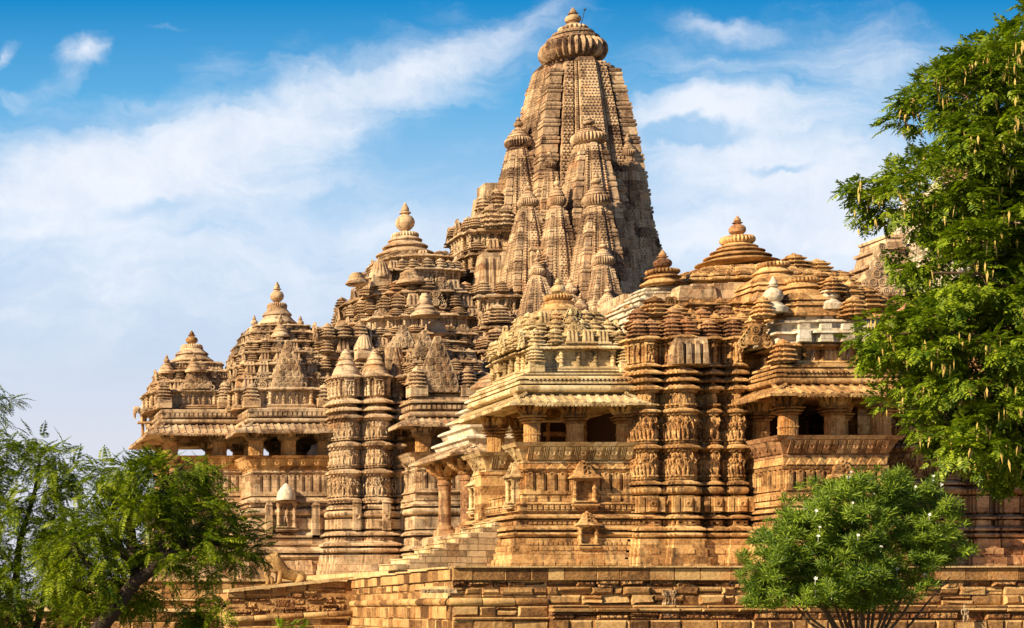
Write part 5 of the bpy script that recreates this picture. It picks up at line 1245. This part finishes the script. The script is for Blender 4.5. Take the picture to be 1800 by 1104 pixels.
def wall(name, parent, p0, p1, rows, z0a=0, z0b=0, topa=None, topb=None, seed=1, label=None):
    """rows: (z0, z1, wmin, wmax, out, jitter, chamfer, mat index)"""
    r = random.Random(seed); mb = MB(); dx, dy = p1[0] - p0[0], p1[1] - p0[1]; l = math.hypot(dx, dy); tx, ty = dx / l, dy / l; n = (ty, -tx)
    for z0, z1, wa, wb, out, jit, ch, mi in rows:
        mb.m = mi; u = 0
        while u < l - .01:
            w_ = min(r.uniform(wa, wb), l - u)
            if l - u - w_ < wa * .5: w_ = l - u
            fr = (u + w_ / 2) / l
            def zz(z):
                if topa is None: return z
                top = topa + (topb - topa) * fr; return z * top / rows[-1][1]
            a, b_ = zz(z0), zz(z1)
            split = jit > .05 and r.random() < .25
            if split:
                m_ = a + (b_ - a) * r.uniform(.35, .65)
                blk(mb, (p0[0] + tx * (u + w_ / 2), p0[1] + ty * (u + w_ / 2), a + .008), n, w_ - .02, m_ - a - .016, out + r.uniform(-jit, jit), ch, min(.06, jit * .6))
                blk(mb, (p0[0] + tx * (u + w_ / 2), p0[1] + ty * (u + w_ / 2), m_ + .004), n, w_ - .02, b_ - m_ - .012, out + r.uniform(-jit, jit), ch, min(.06, jit * .6))
            else:
                blk(mb, (p0[0] + tx * (u + w_ / 2), p0[1] + ty * (u + w_ / 2), a + .008), n, w_ - .018, b_ - a - .016, out + r.uniform(-jit, jit), min(ch, (b_ - a) * .3), min(.06, jit * .6))
            u += w_
    mb.m = 0
    return build(mb, name, ['block', 'rubble', 'coping'], parent, label=label, sharp=20)
ter = tag(empty('terrace', (30, 64, 0)), 'high sandstone block terrace with rubble courses, carrying the orange temple', 'terrace')
tX = X(795, 64)
mb = MB(); mb.loft([(tX + .1, 64.1), (62, 64.1), (62, 110), (tX + .1, 110)], [(0, 0), (2.84, 0)]); build(mb, 'terrace_core', 'coping', ter)
rowsA = [(0, .44, .7, 1.4, .24, .05, .05, 0), (.44, .84, .5, 1.5, .18, .05, .05, 0), (.84, .97, 1.2, 2.2, .26, .02, .04, 0), (.97, 1.40, .6, 1.3, .12, .06, .06, 0), (1.68, 1.80, .8, 1.6, .02, .02, .02, 0), (1.80, 2.08, .35, 1.3, .04, .09, .05, 0),
         (2.08, 2.33, .4, 1.1, .0, .12, .07, 1), (2.33, 2.79, .5, 1.3, .12, .008, .012, 0), (2.79, 2.88, 1.4, 2.6, .22, .004, .015, 2)]
xm = X(962, 64)
wall('front_wall', ter, (tX, 64), (xm, 64), rowsA, seed=3)
rowsB = [(0, .44, .7, 1.4, .8, .03, .04, 0), (.44, .86, .6, 1.4, .7, .04, .06, 0), (.86, 1.16, .5, 1.3, .55, .07, .05, 1), (1.16, 1.30, .8, 2.0, .66, .03, .04, 0), (1.30, 1.42, .8, 1.8, .5, .03, .03, 0), (1.42, 1.80, .3, 1.3, .10, .10, .06, 0), (1.80, 2.10, .3, 1.4, .08, .10, .05, 0),
         (2.10, 2.33, .4, 1.1, .02, .12, .07, 1), (2.33, 2.79, .5, 1.3, .12, .008, .012, 0), (2.79, 2.88, 1.4, 2.6, .22, .004, .015, 2)]
wall('front_wall', ter, (xm, 64), (48, 64), rowsB, seed=5)
wall('side_wall', ter, (tX, 79.6), (tX, 64), [(0, .44, .7, 1.4, .3, .02, .03, 0), (.44, .86, .7, 1.4, .2, .02, .03, 0), (.86, 1.38, .5, 1.1, .12, .03, .03, 0), (1.62, 2.0, .5, .9, .04, .03, .03, 0), (2.0, 2.35, .5, 1.0, .02, .05, .04, 0), (2.35, 2.79, .5, 1.0, .1, .006, .01, 0), (2.79, 2.88, 1.4, 2.6, .2, .003, .012, 2)], topa=2.58, topb=2.88, seed=8)
# torus mouldings
mb = MB()
def roll(p0, p1, z0, z1, r, n_=1):
    d = Vector((p1[0] - p0[0], p1[1] - p0[1], 0)); l = d.length; k_ = max(1, int(l / 1.1)); rr = random.Random(4)
    for i in range(k_):
        a, b_ = i / k_ + .004, (i + 1) / k_ - .004; e = rr.uniform(-.012, .012)
        pa = (p0[0] + d.x * a, p0[1] + d.y * a, z0 + (z1 - z0) * a + e); pb = (p0[0] + d.x * b_, p0[1] + d.y * b_, z0 + (z1 - z0) * b_ + e)
        q0 = Vector(pa); q1 = Vector(pb); mb.tube([pa, tuple(q0.lerp(q1, .03)), tuple(q0.lerp(q1, .97)), pb], [r * .86, r, r, r * .86], 12)
roll((tX - .15, 63.93), (xm, 63.93), 1.54, 1.54, .15); roll((tX - .05, 79.6), (tX - .05, 63.9), 1.40, 1.54, .15)
build(mb, 'torus_moulding', 'block', ter, sharp=40)
# carved spolia built into the wall
for px, z0, h, w_ in ((1178, 1.42, .55, .5),):
    mb = MB()
    x_ = X(px, 63.8); mb.fbox((x_, 63.95, z0), (0, -1), w_, .12, h)
    figure(mb, x_ - .13, 63.84, z0 + .03, 0, -1, h * .92, 1); figure(mb, x_ + .13, 63.84, z0 + .03, 0, -1, h * .92, 2); build(mb, 'carved_panel', 'beige_carved', ter)
mb = MB(); x_ = X(1697, 63); figure(mb, x_, 63.1, .75, 0, -1, .68, 4, thick=1.6); build(mb, 'carved_figure', 'beige_carved', ter)
mb = MB(); mb.box(X(743, 64) + .6, 63.92, 1.86, 1.3, .14, .14)
for i in range(14): mb.torus((X(743, 64) + i * .09, 63.87, 1.93), (0, -1), .035, .014)
build(mb, 'carved_strip', 'beige_carved', ter)
# carving bands on the side wall
mb = MB(); mb.box(tX - .06, 65.95, 1.66, .12, 3.6, .46)
for i in range(12):
    for j in range(2): mb.torus((tX - .1, 64.3 + i * .3, 1.8 + j * .2), (-1, 0), .08, .03)
build(mb, 'carved_band', 'coping', ter)
# lower wing wall under the lion
wing = tag(empty('wing_wall', (16.2, 79.6, 0)), 'rough rubble wing wall with sloping coping that carries the lion statue', 'wall')
wX = X(400, 79.6)
wall('rubble_face', wing, (wX, 79.55), (tX - .32, 79.55), [(0, .42, .7, 1.5, .35, .02, .03, 0), (.42, .72, .7, 1.5, .25, .02, .03, 0), (1.0, 1.35, .4, 1.2, .05, .08, .06, 1), (1.35, 1.75, .4, 1.0, .03, .10, .08, 1), (1.75, 2.05, .4, 1.2, .04, .08, .06, 1), (2.05, 2.42, .5, 1.4, .04, .05, .05, 0)], topa=1.93, topb=2.52, seed=12)
mb = MB(); za, zb2 = 1.9, 2.50
def sl(x): return za + .03 + (zb2 - za) * (x - wX) / (tX - wX)
for i in range(5):
    a = wX + (tX - wX) * i / 5 + .01; b_ = wX + (tX - wX) * (i + 1) / 5 - .01
    mb.add([(a, 79.3, sl(a)), (b_, 79.3, sl(b_)), (b_, 81, sl(b_)), (a, 81, sl(a)), (a, 79.3, sl(a) + .13), (b_, 79.3, sl(b_) + .13), (b_, 81, sl(b_) + .13), (a, 81, sl(a) + .13)], [(3, 2, 1, 0), (4, 5, 6, 7), (0, 1, 5, 4), (1, 2, 6, 5), (2, 3, 7, 6), (3, 0, 4, 7)])
build(mb, 'coping', 'coping', wing, sharp=20)
mb = MB(); mb.add([(wX + .1, 79.6, 0), (tX, 79.6, 0), (tX, 84, 0), (wX + .1, 84, 0), (wX + .1, 79.6, 1.85), (tX, 79.6, 2.45), (tX, 84, 2.45), (wX + .1, 84, 1.85)], [(0, 1, 5, 4), (1, 2, 6, 5), (2, 3, 7, 6), (3, 0, 4, 7), (4, 5, 6, 7)])
build(mb, 'wall_core', 'block', wing)
mb = MB(); roll((wX, 79.2), (tX - .1, 79.2), .66, .98, .14)
build(mb, 'torus_moulding', 'block', wing, sharp=40)
# platform of the great temple, farther back on the left
kt = tag(empty('stepped_terrace', (14, 88, 0)), 'low two-stepped stone terrace under the tall spired temple, mostly hidden by feathery trees', 'terrace')
mb = MB(); mb.loft(rect(8, 24, 88.4, 112), [(0, 0), (2.62, 0)]); mb.loft(rect(-22, wX + .4, 83.4, 110), [(0, 0), (1.12, 0)]); build(mb, 'terrace_core', 'coping', kt)
wall('upper_wall', kt, (8, 88.35), (19.0, 88.35), [(1.12, 1.5, .5, 1.3, .05, .03, .03, 0), (1.5, 1.62, .9, 1.8, .14, .01, .03, 2), (1.62, 2.1, .5, 1.3, .03, .02, .03, 0), (2.1, 2.5, .5, 1.3, .03, .02, .02, 0), (2.5, 2.66, .8, 2, .14, .005, .02, 2)], seed=21)
wall('lower_wall', kt, (-22, 83.35), (wX + .4, 83.35), [(0, .5, .5, 1.3, .05, .04, .04, 0), (.5, .96, .5, 1.3, .02, .06, .05, 1), (.96, 1.14, .8, 2, .12, .01, .03, 2)], seed=23)
# ================================================================== vegetation
nrg = np.random.default_rng(11)
def rot_align(dirs, rolls):
    """matrices whose x axis is dirs, rolled about it; up bias to +z"""
    d = dirs / np.linalg.norm(dirs, axis=1, keepdims=True); up = np.tile([0, 0, 1.0], (len(d), 1))
    s = np.cross(up, d); ln = np.linalg.norm(s, axis=1, keepdims=True); s = np.where(ln < 1e-3, [[0, 1, 0]], s / np.maximum(ln, 1e-6)); n = np.cross(d, s)
    c, q = np.cos(rolls)[:, None], np.sin(rolls)[:, None]
    s2 = s * c + n * q; n2 = np.cross(d, s2)
    return np.stack([d, s2, n2], axis=2)
def scatter(tv, tf, pos, dirs, rolls, sizes):
    Rm = rot_align(dirs, rolls); v = np.einsum('nij,kj->nki', Rm, tv) * sizes[:, None, None] + pos[:, None, :]
    k_ = len(tv); f = (tf[None] + (np.arange(len(pos)) * k_)[:, None, None]).reshape(-1, tf.shape[1])
    return v.reshape(-1, 3), f
def np_mesh(name, v, f, mat):
    me = bpy.data.meshes.new(name); n = f.shape[1]
    me.vertices.add(len(v)); me.vertices.foreach_set('co', v.astype(np.float32).ravel())
    me.loops.add(f.size); me.loops.foreach_set('vertex_index', f.astype(np.int32).ravel())
    me.polygons.add(len(f)); me.polygons.foreach_set('loop_start', np.arange(0, f.size, n, dtype=np.int32))
    me.materials.append(M[mat]); me.update(calc_edges=True); me.validate(); return me
def frond(pairs, length, lw, ll, droop=.25, sweep=.5, fold=.25):
    """pinnate leaf: quads of leaflets along a drooping rachis (x axis)"""
    v = []; f = []
    def leaf(bx, bz, ang, ln, wd, side):
        dx, dy = math.cos(ang), math.sin(ang) * side; px_, py_ = -dy, dx
        o = len(v)
        for t_, w_ in ((0, 0), (.45, 1), (1, 0), (.45, -1)):
            v.append((bx + dx * ln * t_ + px_ * wd * w_, dy * ln * t_ + py_ * wd * w_ * 1, bz + fold * ln * t_ * .6 - ln * t_ * t_ * .45))
        f.append((o, o + 1, o + 2, o + 3))
    for i in range(pairs):
        t_ = (i + .6) / (pairs + .4); bx = length * t_; bz = -droop * length * t_ * t_
        s_ = .65 + .5 * math.sin(math.pi * min(1, t_ * .9 + .1))
        for sd in (-1, 1): leaf(bx, bz, math.pi / 2 - sweep + .15 * (i % 2), ll * s_, lw * s_, sd)
    leaf(length, -droop * length, 0, ll * .8, lw, 1)
    o = len(v); v += [(0, -.004, 0), (0, .004, 0), (length, .002, -droop * length), (length, -.002, -droop * length)]; f.append((o, o + 1, o + 2, o + 3))
    return np.array(v), np.array(f)
def inside(poly, x, y):
    c = False; j = len(poly) - 1
    for i in range(len(poly)):
        if (poly[i][1] > y) != (poly[j][1] > y) and x < (poly[j][0] - poly[i][0]) * (y - poly[i][1]) / (poly[j][1] - poly[i][1]) + poly[i][0]: c = not c
        j = i
    return c
def crown_points(poly, Y, dy, n, r, holes=(), edge=1.0):
    xs = [p[0] for p in poly]; ys = [p[1] for p in poly]; out = []
    cxp, cyp = (min(xs) + max(xs)) / 2, (min(ys) + max(ys)) / 2
    while len(out) < n:
        px, py = r.uniform(min(xs), max(xs)), r.uniform(min(ys), max(ys))
        if not inside(poly, px, py): continue
        if any((px - h[0]) ** 2 + (py - h[1]) ** 2 < h[2] ** 2 for h in holes): continue
        e = max(abs(px - cxp) / (max(xs) - min(xs)), abs(py - cyp) / (max(ys) - min(ys))) * 2
        yy = Y + r.uniform(-1, 1) * dy * (1 - .55 * e * e)
        out.append(Vector((X(px, Y), yy, Z(py, Y))))
    return out
def grow(mb, skel, targets, r0, seed, sag=.15):
    """limbs from nearest skeleton node to each cluster"""
    r = random.Random(seed); nodes = [(Vector(p), rad) for br in skel for p, rad in br]
    for br in skel: mb.tube([p for p, _ in br], [a for _, a in br], 9)
    order = sorted(targets, key=lambda t_: min((t_ - n[0]).length for n in nodes)); ends = []
    for t_ in order:
        best = min(nodes, key=lambda n: (t_ - n[0]).length + (0 if n[1] > r0 * 1.2 else .25)); a = best[0]; d = t_ - a; l = d.length
        ra = min(best[1] * .6, r0 * (.35 + .35 * l)); j = Vector((r.uniform(-1, 1), r.uniform(-1, 1), r.uniform(-1, 1))) * l * .12
        m1 = a + d * .35 + j + Vector((0, 0, l * .08)); m2 = a + d * .7 + j * .8 + Vector((0, 0, l * .06))
        mb.tube([a, m1, m2, t_], [ra, ra * .75, ra * .5, ra * .25], 5)
        nodes += [(m1, ra * .75), (m2, ra * .5), (t_, ra * .3)]; ends.append((t_, (t_ - m2).normalized()))
    return ends
def leafy(ends, per, spread, tmpl, outward, size, droop=0.0, seed=0):
    g = np.random.default_rng(seed); P = []; D = []
    for c, d in ends:
        k_ = max(1, int(per * g.uniform(.6, 1.4)))
        off = g.normal(size=(k_, 3)); off /= np.linalg.norm(off, axis=1, keepdims=True) + 1e-6; off *= (g.uniform(0, 1, (k_, 1)) ** .5) * spread
        off[:, 2] *= .6
        P.append(np.array(c)[None] + off); dd = off / spread * 1.0 + np.array(d)[None] * .5 + g.normal(size=(k_, 3)) * .35 + np.array(outward)[None]; dd[:, 2] -= droop; D.append(dd)
    P = np.concatenate(P); D = np.concatenate(D); D += 1e-4
    return scatter(tmpl[0], tmpl[1], P, D, g.normal(size=len(P)) * .35, g.uniform(.7, 1.25, len(P)) * size)
def tree(name, label, Y, skel_px, poly, dy, nclust, per, spread, tmpl, size, leafm, bark, seed, holes=(), r0=.03, base=None, outward=(-.1, -.2, .15), droop=.1, group=None, cat='tree', extra=None):
    r = random.Random(seed)
    skel = [[(Vector((X(px, Y + o), Y + o, Z(py, Y + o))), rad) for px, py, o, rad in br] for br in skel_px]
    t_ = tag(empty(name, tuple(skel[0][0][0])), label, cat, group)
    pts = crown_points(poly, Y, dy, nclust, r, holes)
    mb = MB(); ends = grow(mb, skel, pts, r0, seed); build(mb, 'trunk', bark, t_, sharp=60)
    v, f = leafy(ends, per, spread, tmpl, outward, size, droop, seed)
    me = np_mesh('crown', v, f, leafm); lo = WO[t_.name]
    me.transform(Matrix.Translation(-lo)); o = bpy.data.objects.new('crown', me); COL.objects.link(o); o.parent = t_; WO[o.name] = lo.copy()
    return t_, ends
FR = frond(9, .30, .0125, .078, .42, .45)
polyL = [(150, 870), (165, 815), (215, 785), (255, 775), (300, 792), (345, 788), (372, 805), (395, 828), (402, 870), (425, 878), (448, 905), (440, 925), (462, 950), (470, 975), (420, 985), (405, 1010), (408, 1085), (375, 1100), (320, 1085), (260, 1060), (180, 1090), (120, 1085), (90, 1040), (70, 980), (90, 930), (120, 900)]
skelL = [[(120, 1225, -.8, .17), (165, 1118, -.8, .145), (208, 1062, -.9, .13), (238, 1022, -.9, .115), (290, 985, -.9, .095), (330, 940, -.8, .065), (375, 905, -.6, .04)],
         [(238, 1022, -.9, .085), (232, 960, .1, .10), (226, 900, .2, .075), (236, 850, .3, .05), (228, 810, .3, .025)],
         [(290, 985, -.9, .06), (268, 900, -.4, .055), (290, 850, -.5, .04), (325, 815, -.5, .02)],
         [(300, 970, -.9, .05), (350, 950, -.5, .045), (410, 965, -.6, .02)],
         [(208, 1062, -.9, .07), (170, 1010, -.6, .06), (130, 960, -.8, .035)], [(238, 1022, -.9, .06), (200, 930, .8, .05), (165, 870, 1.0, .03)]]
tree('acacia_tree', 'feathery green tree with a thick dark trunk leaning across the wing wall', 30, skelL, [(a - (18 if a > 380 else 0), b + (26 if b < 880 and a > 200 else 8)) for a, b in polyL], 1.5, 370, 10, .23, FR, 1.0, 'leaf_left', 'bark', 5,
     holes=((215, 1040, 20), (250, 1005, 16), (190, 1085, 22), (285, 960, 12), (145, 885, 22), (330, 1040, 40), (395, 1040, 14), (385, 990, 18), (160, 860, 14), (352, 915, 12), (300, 1000, 15)), r0=.022, group='feathery acacia trees')
polyL0 = [(-120, 800), (-60, 765), (0, 765), (40, 768), (85, 772), (118, 790), (142, 812), (138, 850), (120, 880), (110, 930), (130, 960), (130, 1030), (110, 1104), (90, 1170), (-120, 1170)]
skelL0 = [[(95, 1225, 1.2, .16), (60, 1120, 1.2, .13), (25, 1050, 1.2, .11), (-20, 980, 1.2, .08), (-40, 900, 1.2, .05)], [(25, 1050, 1.2, .08), (35, 950, 1.0, .06), (60, 870, 1, .04), (70, 810, 1, .02)], [(60, 1120, 1.2, .07), (90, 1000, 1.3, .05), (105, 920, 1.3, .03)]]
tree('acacia_tree', 'feathery green tree cut off by the photo edge, beside the one with the leaning trunk', 31.5, skelL0, polyL0, 1.5, 290, 11, .25, FR, 1.0, 'leaf_left', 'bark', 9, holes=((118, 900, 16), (60, 1040, 12)), r0=.022, group='feathery acacia trees')
polyL1 = [(-420, 760), (-380, 600), (-250, 540), (-120, 590), (-60, 680), (4, 688), (28, 708), (20, 735), (5, 755), (-60, 760), (-160, 800), (-300, 830)]
tree('acacia_tree', 'sparse bare-ended twigs of a taller tree against the sky above the feathery crowns', 36, [[(-230, 1190, 0, .15), (-225, 1000, 0, .12), (-215, 840, 0, .09), (-180, 740, 0, .07), (-100, 722, 0, .05), (-40, 718, 0, .03)], [(-215, 840, 0, .08), (-270, 740, .3, .05), (-290, 660, .4, .03)]], polyL1, .9, 260, 9, .24, FR, .9, 'leaf_left', 'bark', 14, r0=.015, group='feathery acacia trees')
# right tree with broad leaflets and hanging pods
FR2 = frond(5, .34, .036, .17, .35, .5)
polyR = [(2050, -60), (1830, -20), (1795, 8), (1755, 30), (1735, 62), (1700, 80), (1662, 88), (1672, 118), (1640, 128), (1602, 132), (1594, 150), (1628, 168), (1640, 196), (1618, 208), (1602, 214), (1608, 236), (1600, 262), (1570, 284), (1528, 296), (1500, 312), (1488, 345), (1520, 362), (1528, 398), (1560, 416), (1580, 430), (1600, 455), (1585, 500), (1555, 540), (1515, 556), (1495, 580), (1494, 602), (1530, 618), (1545, 645), (1570, 668), (1572, 700), (1590, 722), (1566, 742), (1600, 770), (1598, 800), (1640, 815), (1680, 838), (1730, 835), (1775, 850), (1830, 865), (2050, 860)]
skelR = [[(2010, 1160, 0, .42), (2000, 900, 0, .36), (1985, 700, 0, .30), (1965, 500, 0, .24), (1930, 300, 0, .16), (1900, 120, 0, .08)],
         [(1985, 700, 0, .16), (1880, 640, -.8, .12), (1760, 600, -1.0, .08), (1640, 580, -1.0, .045), (1560, 590, -1, .025)],
         [(1965, 500, 0, .15), (1850, 430, .4, .11), (1720, 380, .6, .08), (1600, 345, .5, .04)], [(1985, 740, 0, .15), (1880, 740, 0, .10), (1760, 760, .2, .06), (1660, 770, .2, .03)],
         [(1930, 300, 0, .12), (1820, 220, -.4, .08), (1700, 170, -.6, .04)], [(1960, 480, 0, .12), (1850, 540, -1.4, .08), (1720, 480, -1.6, .05), (1640, 480, -1.6, .03)]]
holesR = ((1560, 432, 20), (1618, 318, 13), (1665, 335, 12), (1630, 500, 22), (1590, 450, 16), (1700, 600, 10), (1740, 690, 12), (1690, 420, 11), (1620, 640, 10), (1600, 235, 6), (1580, 330, 8), (1655, 560, 12), (1730, 560, 9), (1640, 740, 12), (1690, 720, 10), (1720, 780, 12))
tR, endsR = tree('pod_tree', 'big leafy tree with bunches of hanging yellow seed pods', 45, skelR, [(a + (8 if b < 210 else 32), b) for a, b in polyR], 2.4, 1250, 25, .38, FR2, .82, 'leaf_right', 'stem', 17, holes=holesR, r0=.028, outward=(-.2, -.35, .1), droop=.15)
r = random.Random(3); mb = MB(); podc = [e[0] for e in endsR if r.random() < .6]
def pod(m_, x_, y_, z_, l, w_, dx, a):
    ca, sa = math.cos(a) * w_, math.sin(a) * w_
    m_.add([(x_, y_, z_), (x_ + ca + dx * .4, y_ + sa, z_ - l * .35), (x_ + dx, y_, z_ - l), (x_ - ca + dx * .4, y_ - sa, z_ - l * .35), (x_ + dx * .4 - sa * .4, y_ + ca * .4, z_ - l * .4)], [(0, 1, 4), (1, 2, 4), (2, 3, 4), (3, 0, 4), (0, 1, 2, 3)])
PODS = []
for i in range(6):
    m_ = MB(); pod(m_, 0, 0, 0, r.uniform(.26, .36), r.uniform(.026, .034), r.uniform(-.06, .06), r.uniform(0, 3)); PODS.append(mesh_of(m_, 'seed_pod', 'pod', sharp=None))
np_ = 0
for c in sorted(podc, key=lambda c: c.y):
    for _ in range(r.randint(1, 7)):
        p_ = (c.x + r.uniform(-.25, .25), c.y - r.uniform(.2, .6), c.z - r.uniform(-.05, .3))
        if np_ < 100 and c.x < X(1800, c.y): inst('seed_pod', PODS[np_ % 6], p_, tR, r.uniform(0, 6)); np_ += 1
        else: pod(mb, *p_, r.uniform(.2, .36), r.uniform(.02, .034), r.uniform(-.06, .06), r.uniform(0, math.pi))
tag(build(mb, 'seed_pods', 'pod', tR, sharp=None), kind='stuff')
# oleander bush
def lance():
    v = []; f = []; rr = random.Random(2)
    for i in range(11):
        a = i * 2.4; el_ = .25 + .85 * (i / 11); l = .15 * rr.uniform(.8, 1.15); wd = .0095
        d = Vector((math.sin(el_), math.cos(el_) * math.cos(a), math.cos(el_) * math.sin(a))); s = d.cross(Vector((1, .1, .05))).normalized() * wd; o = len(v)
        b0 = Vector((.05 * i / 11 - .04, 0, 0)); m_ = b0 + d * l * .5 + Vector((.012, 0, 0)); e_ = b0 + d * l - Vector((.01, 0, 0))
        v += [tuple(b0), tuple(m_ + s), tuple(e_), tuple(m_ - s)]; f.append((o, o + 1, o + 2, o + 3))
    return np.array(v), np.array(f)
polyB = [(1304, 985), (1318, 968), (1352, 938), (1372, 905), (1400, 872), (1450, 846), (1500, 838), (1535, 826), (1580, 832), (1625, 850), (1655, 868), (1668, 905), (1672, 935), (1690, 950), (1706, 962), (1700, 985), (1660, 992), (1625, 1005), (1600, 1035), (1560, 1066), (1520, 1080), (1480, 1066), (1440, 1060), (1400, 1062), (1360, 1066), (1318, 1064), (1322, 1030), (1304, 1005)]
skelB = []
rb = random.Random(6)
for i in range(17):
    a = (i - 8) / 8; s0 = 1512 + a * 26; yy = rb.uniform(-.5, .5)
    tx_ = 1505 + a * 175 + rb.uniform(-12, 12); ty_ = 870 + abs(a) ** 1.6 * 120 + rb.uniform(-20, 30)
    skelB.append([(s0, 1205, yy * .3, .035), (s0 + a * 22, 1120, yy * .5, .032), (s0 + (tx_ - s0) * .42, 1205 + (ty_ - 1205) * .52, yy, .025), (s0 + (tx_ - s0) * .72, 1205 + (ty_ - 1205) * .78, yy * 1.4, .016), (tx_, ty_, yy * 1.6, .008)])
tB, endsB = tree('oleander_bush', 'rounded many-stemmed shrub with lance leaves and white flowers, in front of the block terrace', 34, skelB, [(1508 + (a - 1508) * .93, b) for a, b in polyB], 1.3, 760, 8, .16, lance(), 1.1, 'leaf_bush', 'stem', 31, holes=((1570, 985, 16), (1610, 1012, 18), (1480, 1010, 10), (1430, 860, 14), (1580, 845, 9), (1640, 995, 16), (1540, 930, 10), (1460, 960, 8)), r0=.014, outward=(-.15, -.3, .5), droop=-.25, cat='shrub')
mb = MB(); rf = random.Random(8)
cand = [e[0] for e in endsB if (e[0].y < 34.2)]; rf.shuffle(cand)
FLW = []
for q_ in range(5):
    m_ = MB(); n = Vector((rf.uniform(-.6, .2), rf.uniform(-1, -.3), rf.uniform(.1, .8))).normalized(); a_ = n.cross(Vector((0, 0, 1))).normalized(); b_ = n.cross(a_); rr = .030
    for k_ in range(5):
        t0 = 2 * math.pi * k_ / 5; P_ = lambda t_, q, h_: tuple((a_ * math.cos(t_) + b_ * math.sin(t_)) * q + n * h_)
        m_.add([P_(t0, .0, 0), P_(t0 + .5, rr * .8, .008), P_(t0, rr, .004), P_(t0 - .5, rr * .8, .008)], [(0, 1, 2, 3)])
    m_.tube([(0, 0, 0), tuple(-n * .03), (0, .01, -.10)], [.005, .003, .002], 4)
    FLW.append(mesh_of(m_, 'flower', 'flower', sharp=None))
for i, c in enumerate(cand[:45]):
    inst('flower', FLW[i % 5], (c.x + rf.uniform(-.06, .06), c.y - .14, c.z + .12 + rf.uniform(0, .12)), tB, 0, rf.uniform(.8, 1.3))
# sprig of weeds under the wing wall
mbw = MB(); rw = random.Random(1); P = []; D = []
wp = Vector((X(512, 60), 60.0, 0.0))
pos_ = np.array([[wp.x + rw.uniform(-.6, .6), wp.y + rw.uniform(-.3, .3), rw.uniform(.1, .85)] for _ in range(150)]); dirs_ = np.array([[rw.uniform(-1, 1), rw.uniform(-1, .4), rw.uniform(.1, 1)] for _ in range(150)])
v, f = scatter(*frond(5, .2, .018, .08), pos_, dirs_, np.zeros(150), np.full(150, 1.0))
wt = tag(empty('weed_plant', tuple(wp)), 'small bright green weed sprouting at the foot of the wing wall', 'plant')
me = np_mesh('foliage', v, f, 'leaf_right'); me.transform(Matrix.Translation(-wp)); o = bpy.data.objects.new('foliage', me); COL.objects.link(o); o.parent = wt
for i in range(8): mbw.tube([(wp.x + rw.uniform(-.1, .1), wp.y, 0), (wp.x + rw.uniform(-.5, .5), wp.y + rw.uniform(-.2, .2), rw.uniform(.5, .8))], [.012, .005], 4)
build(mbw, 'stem', 'stem', wt)
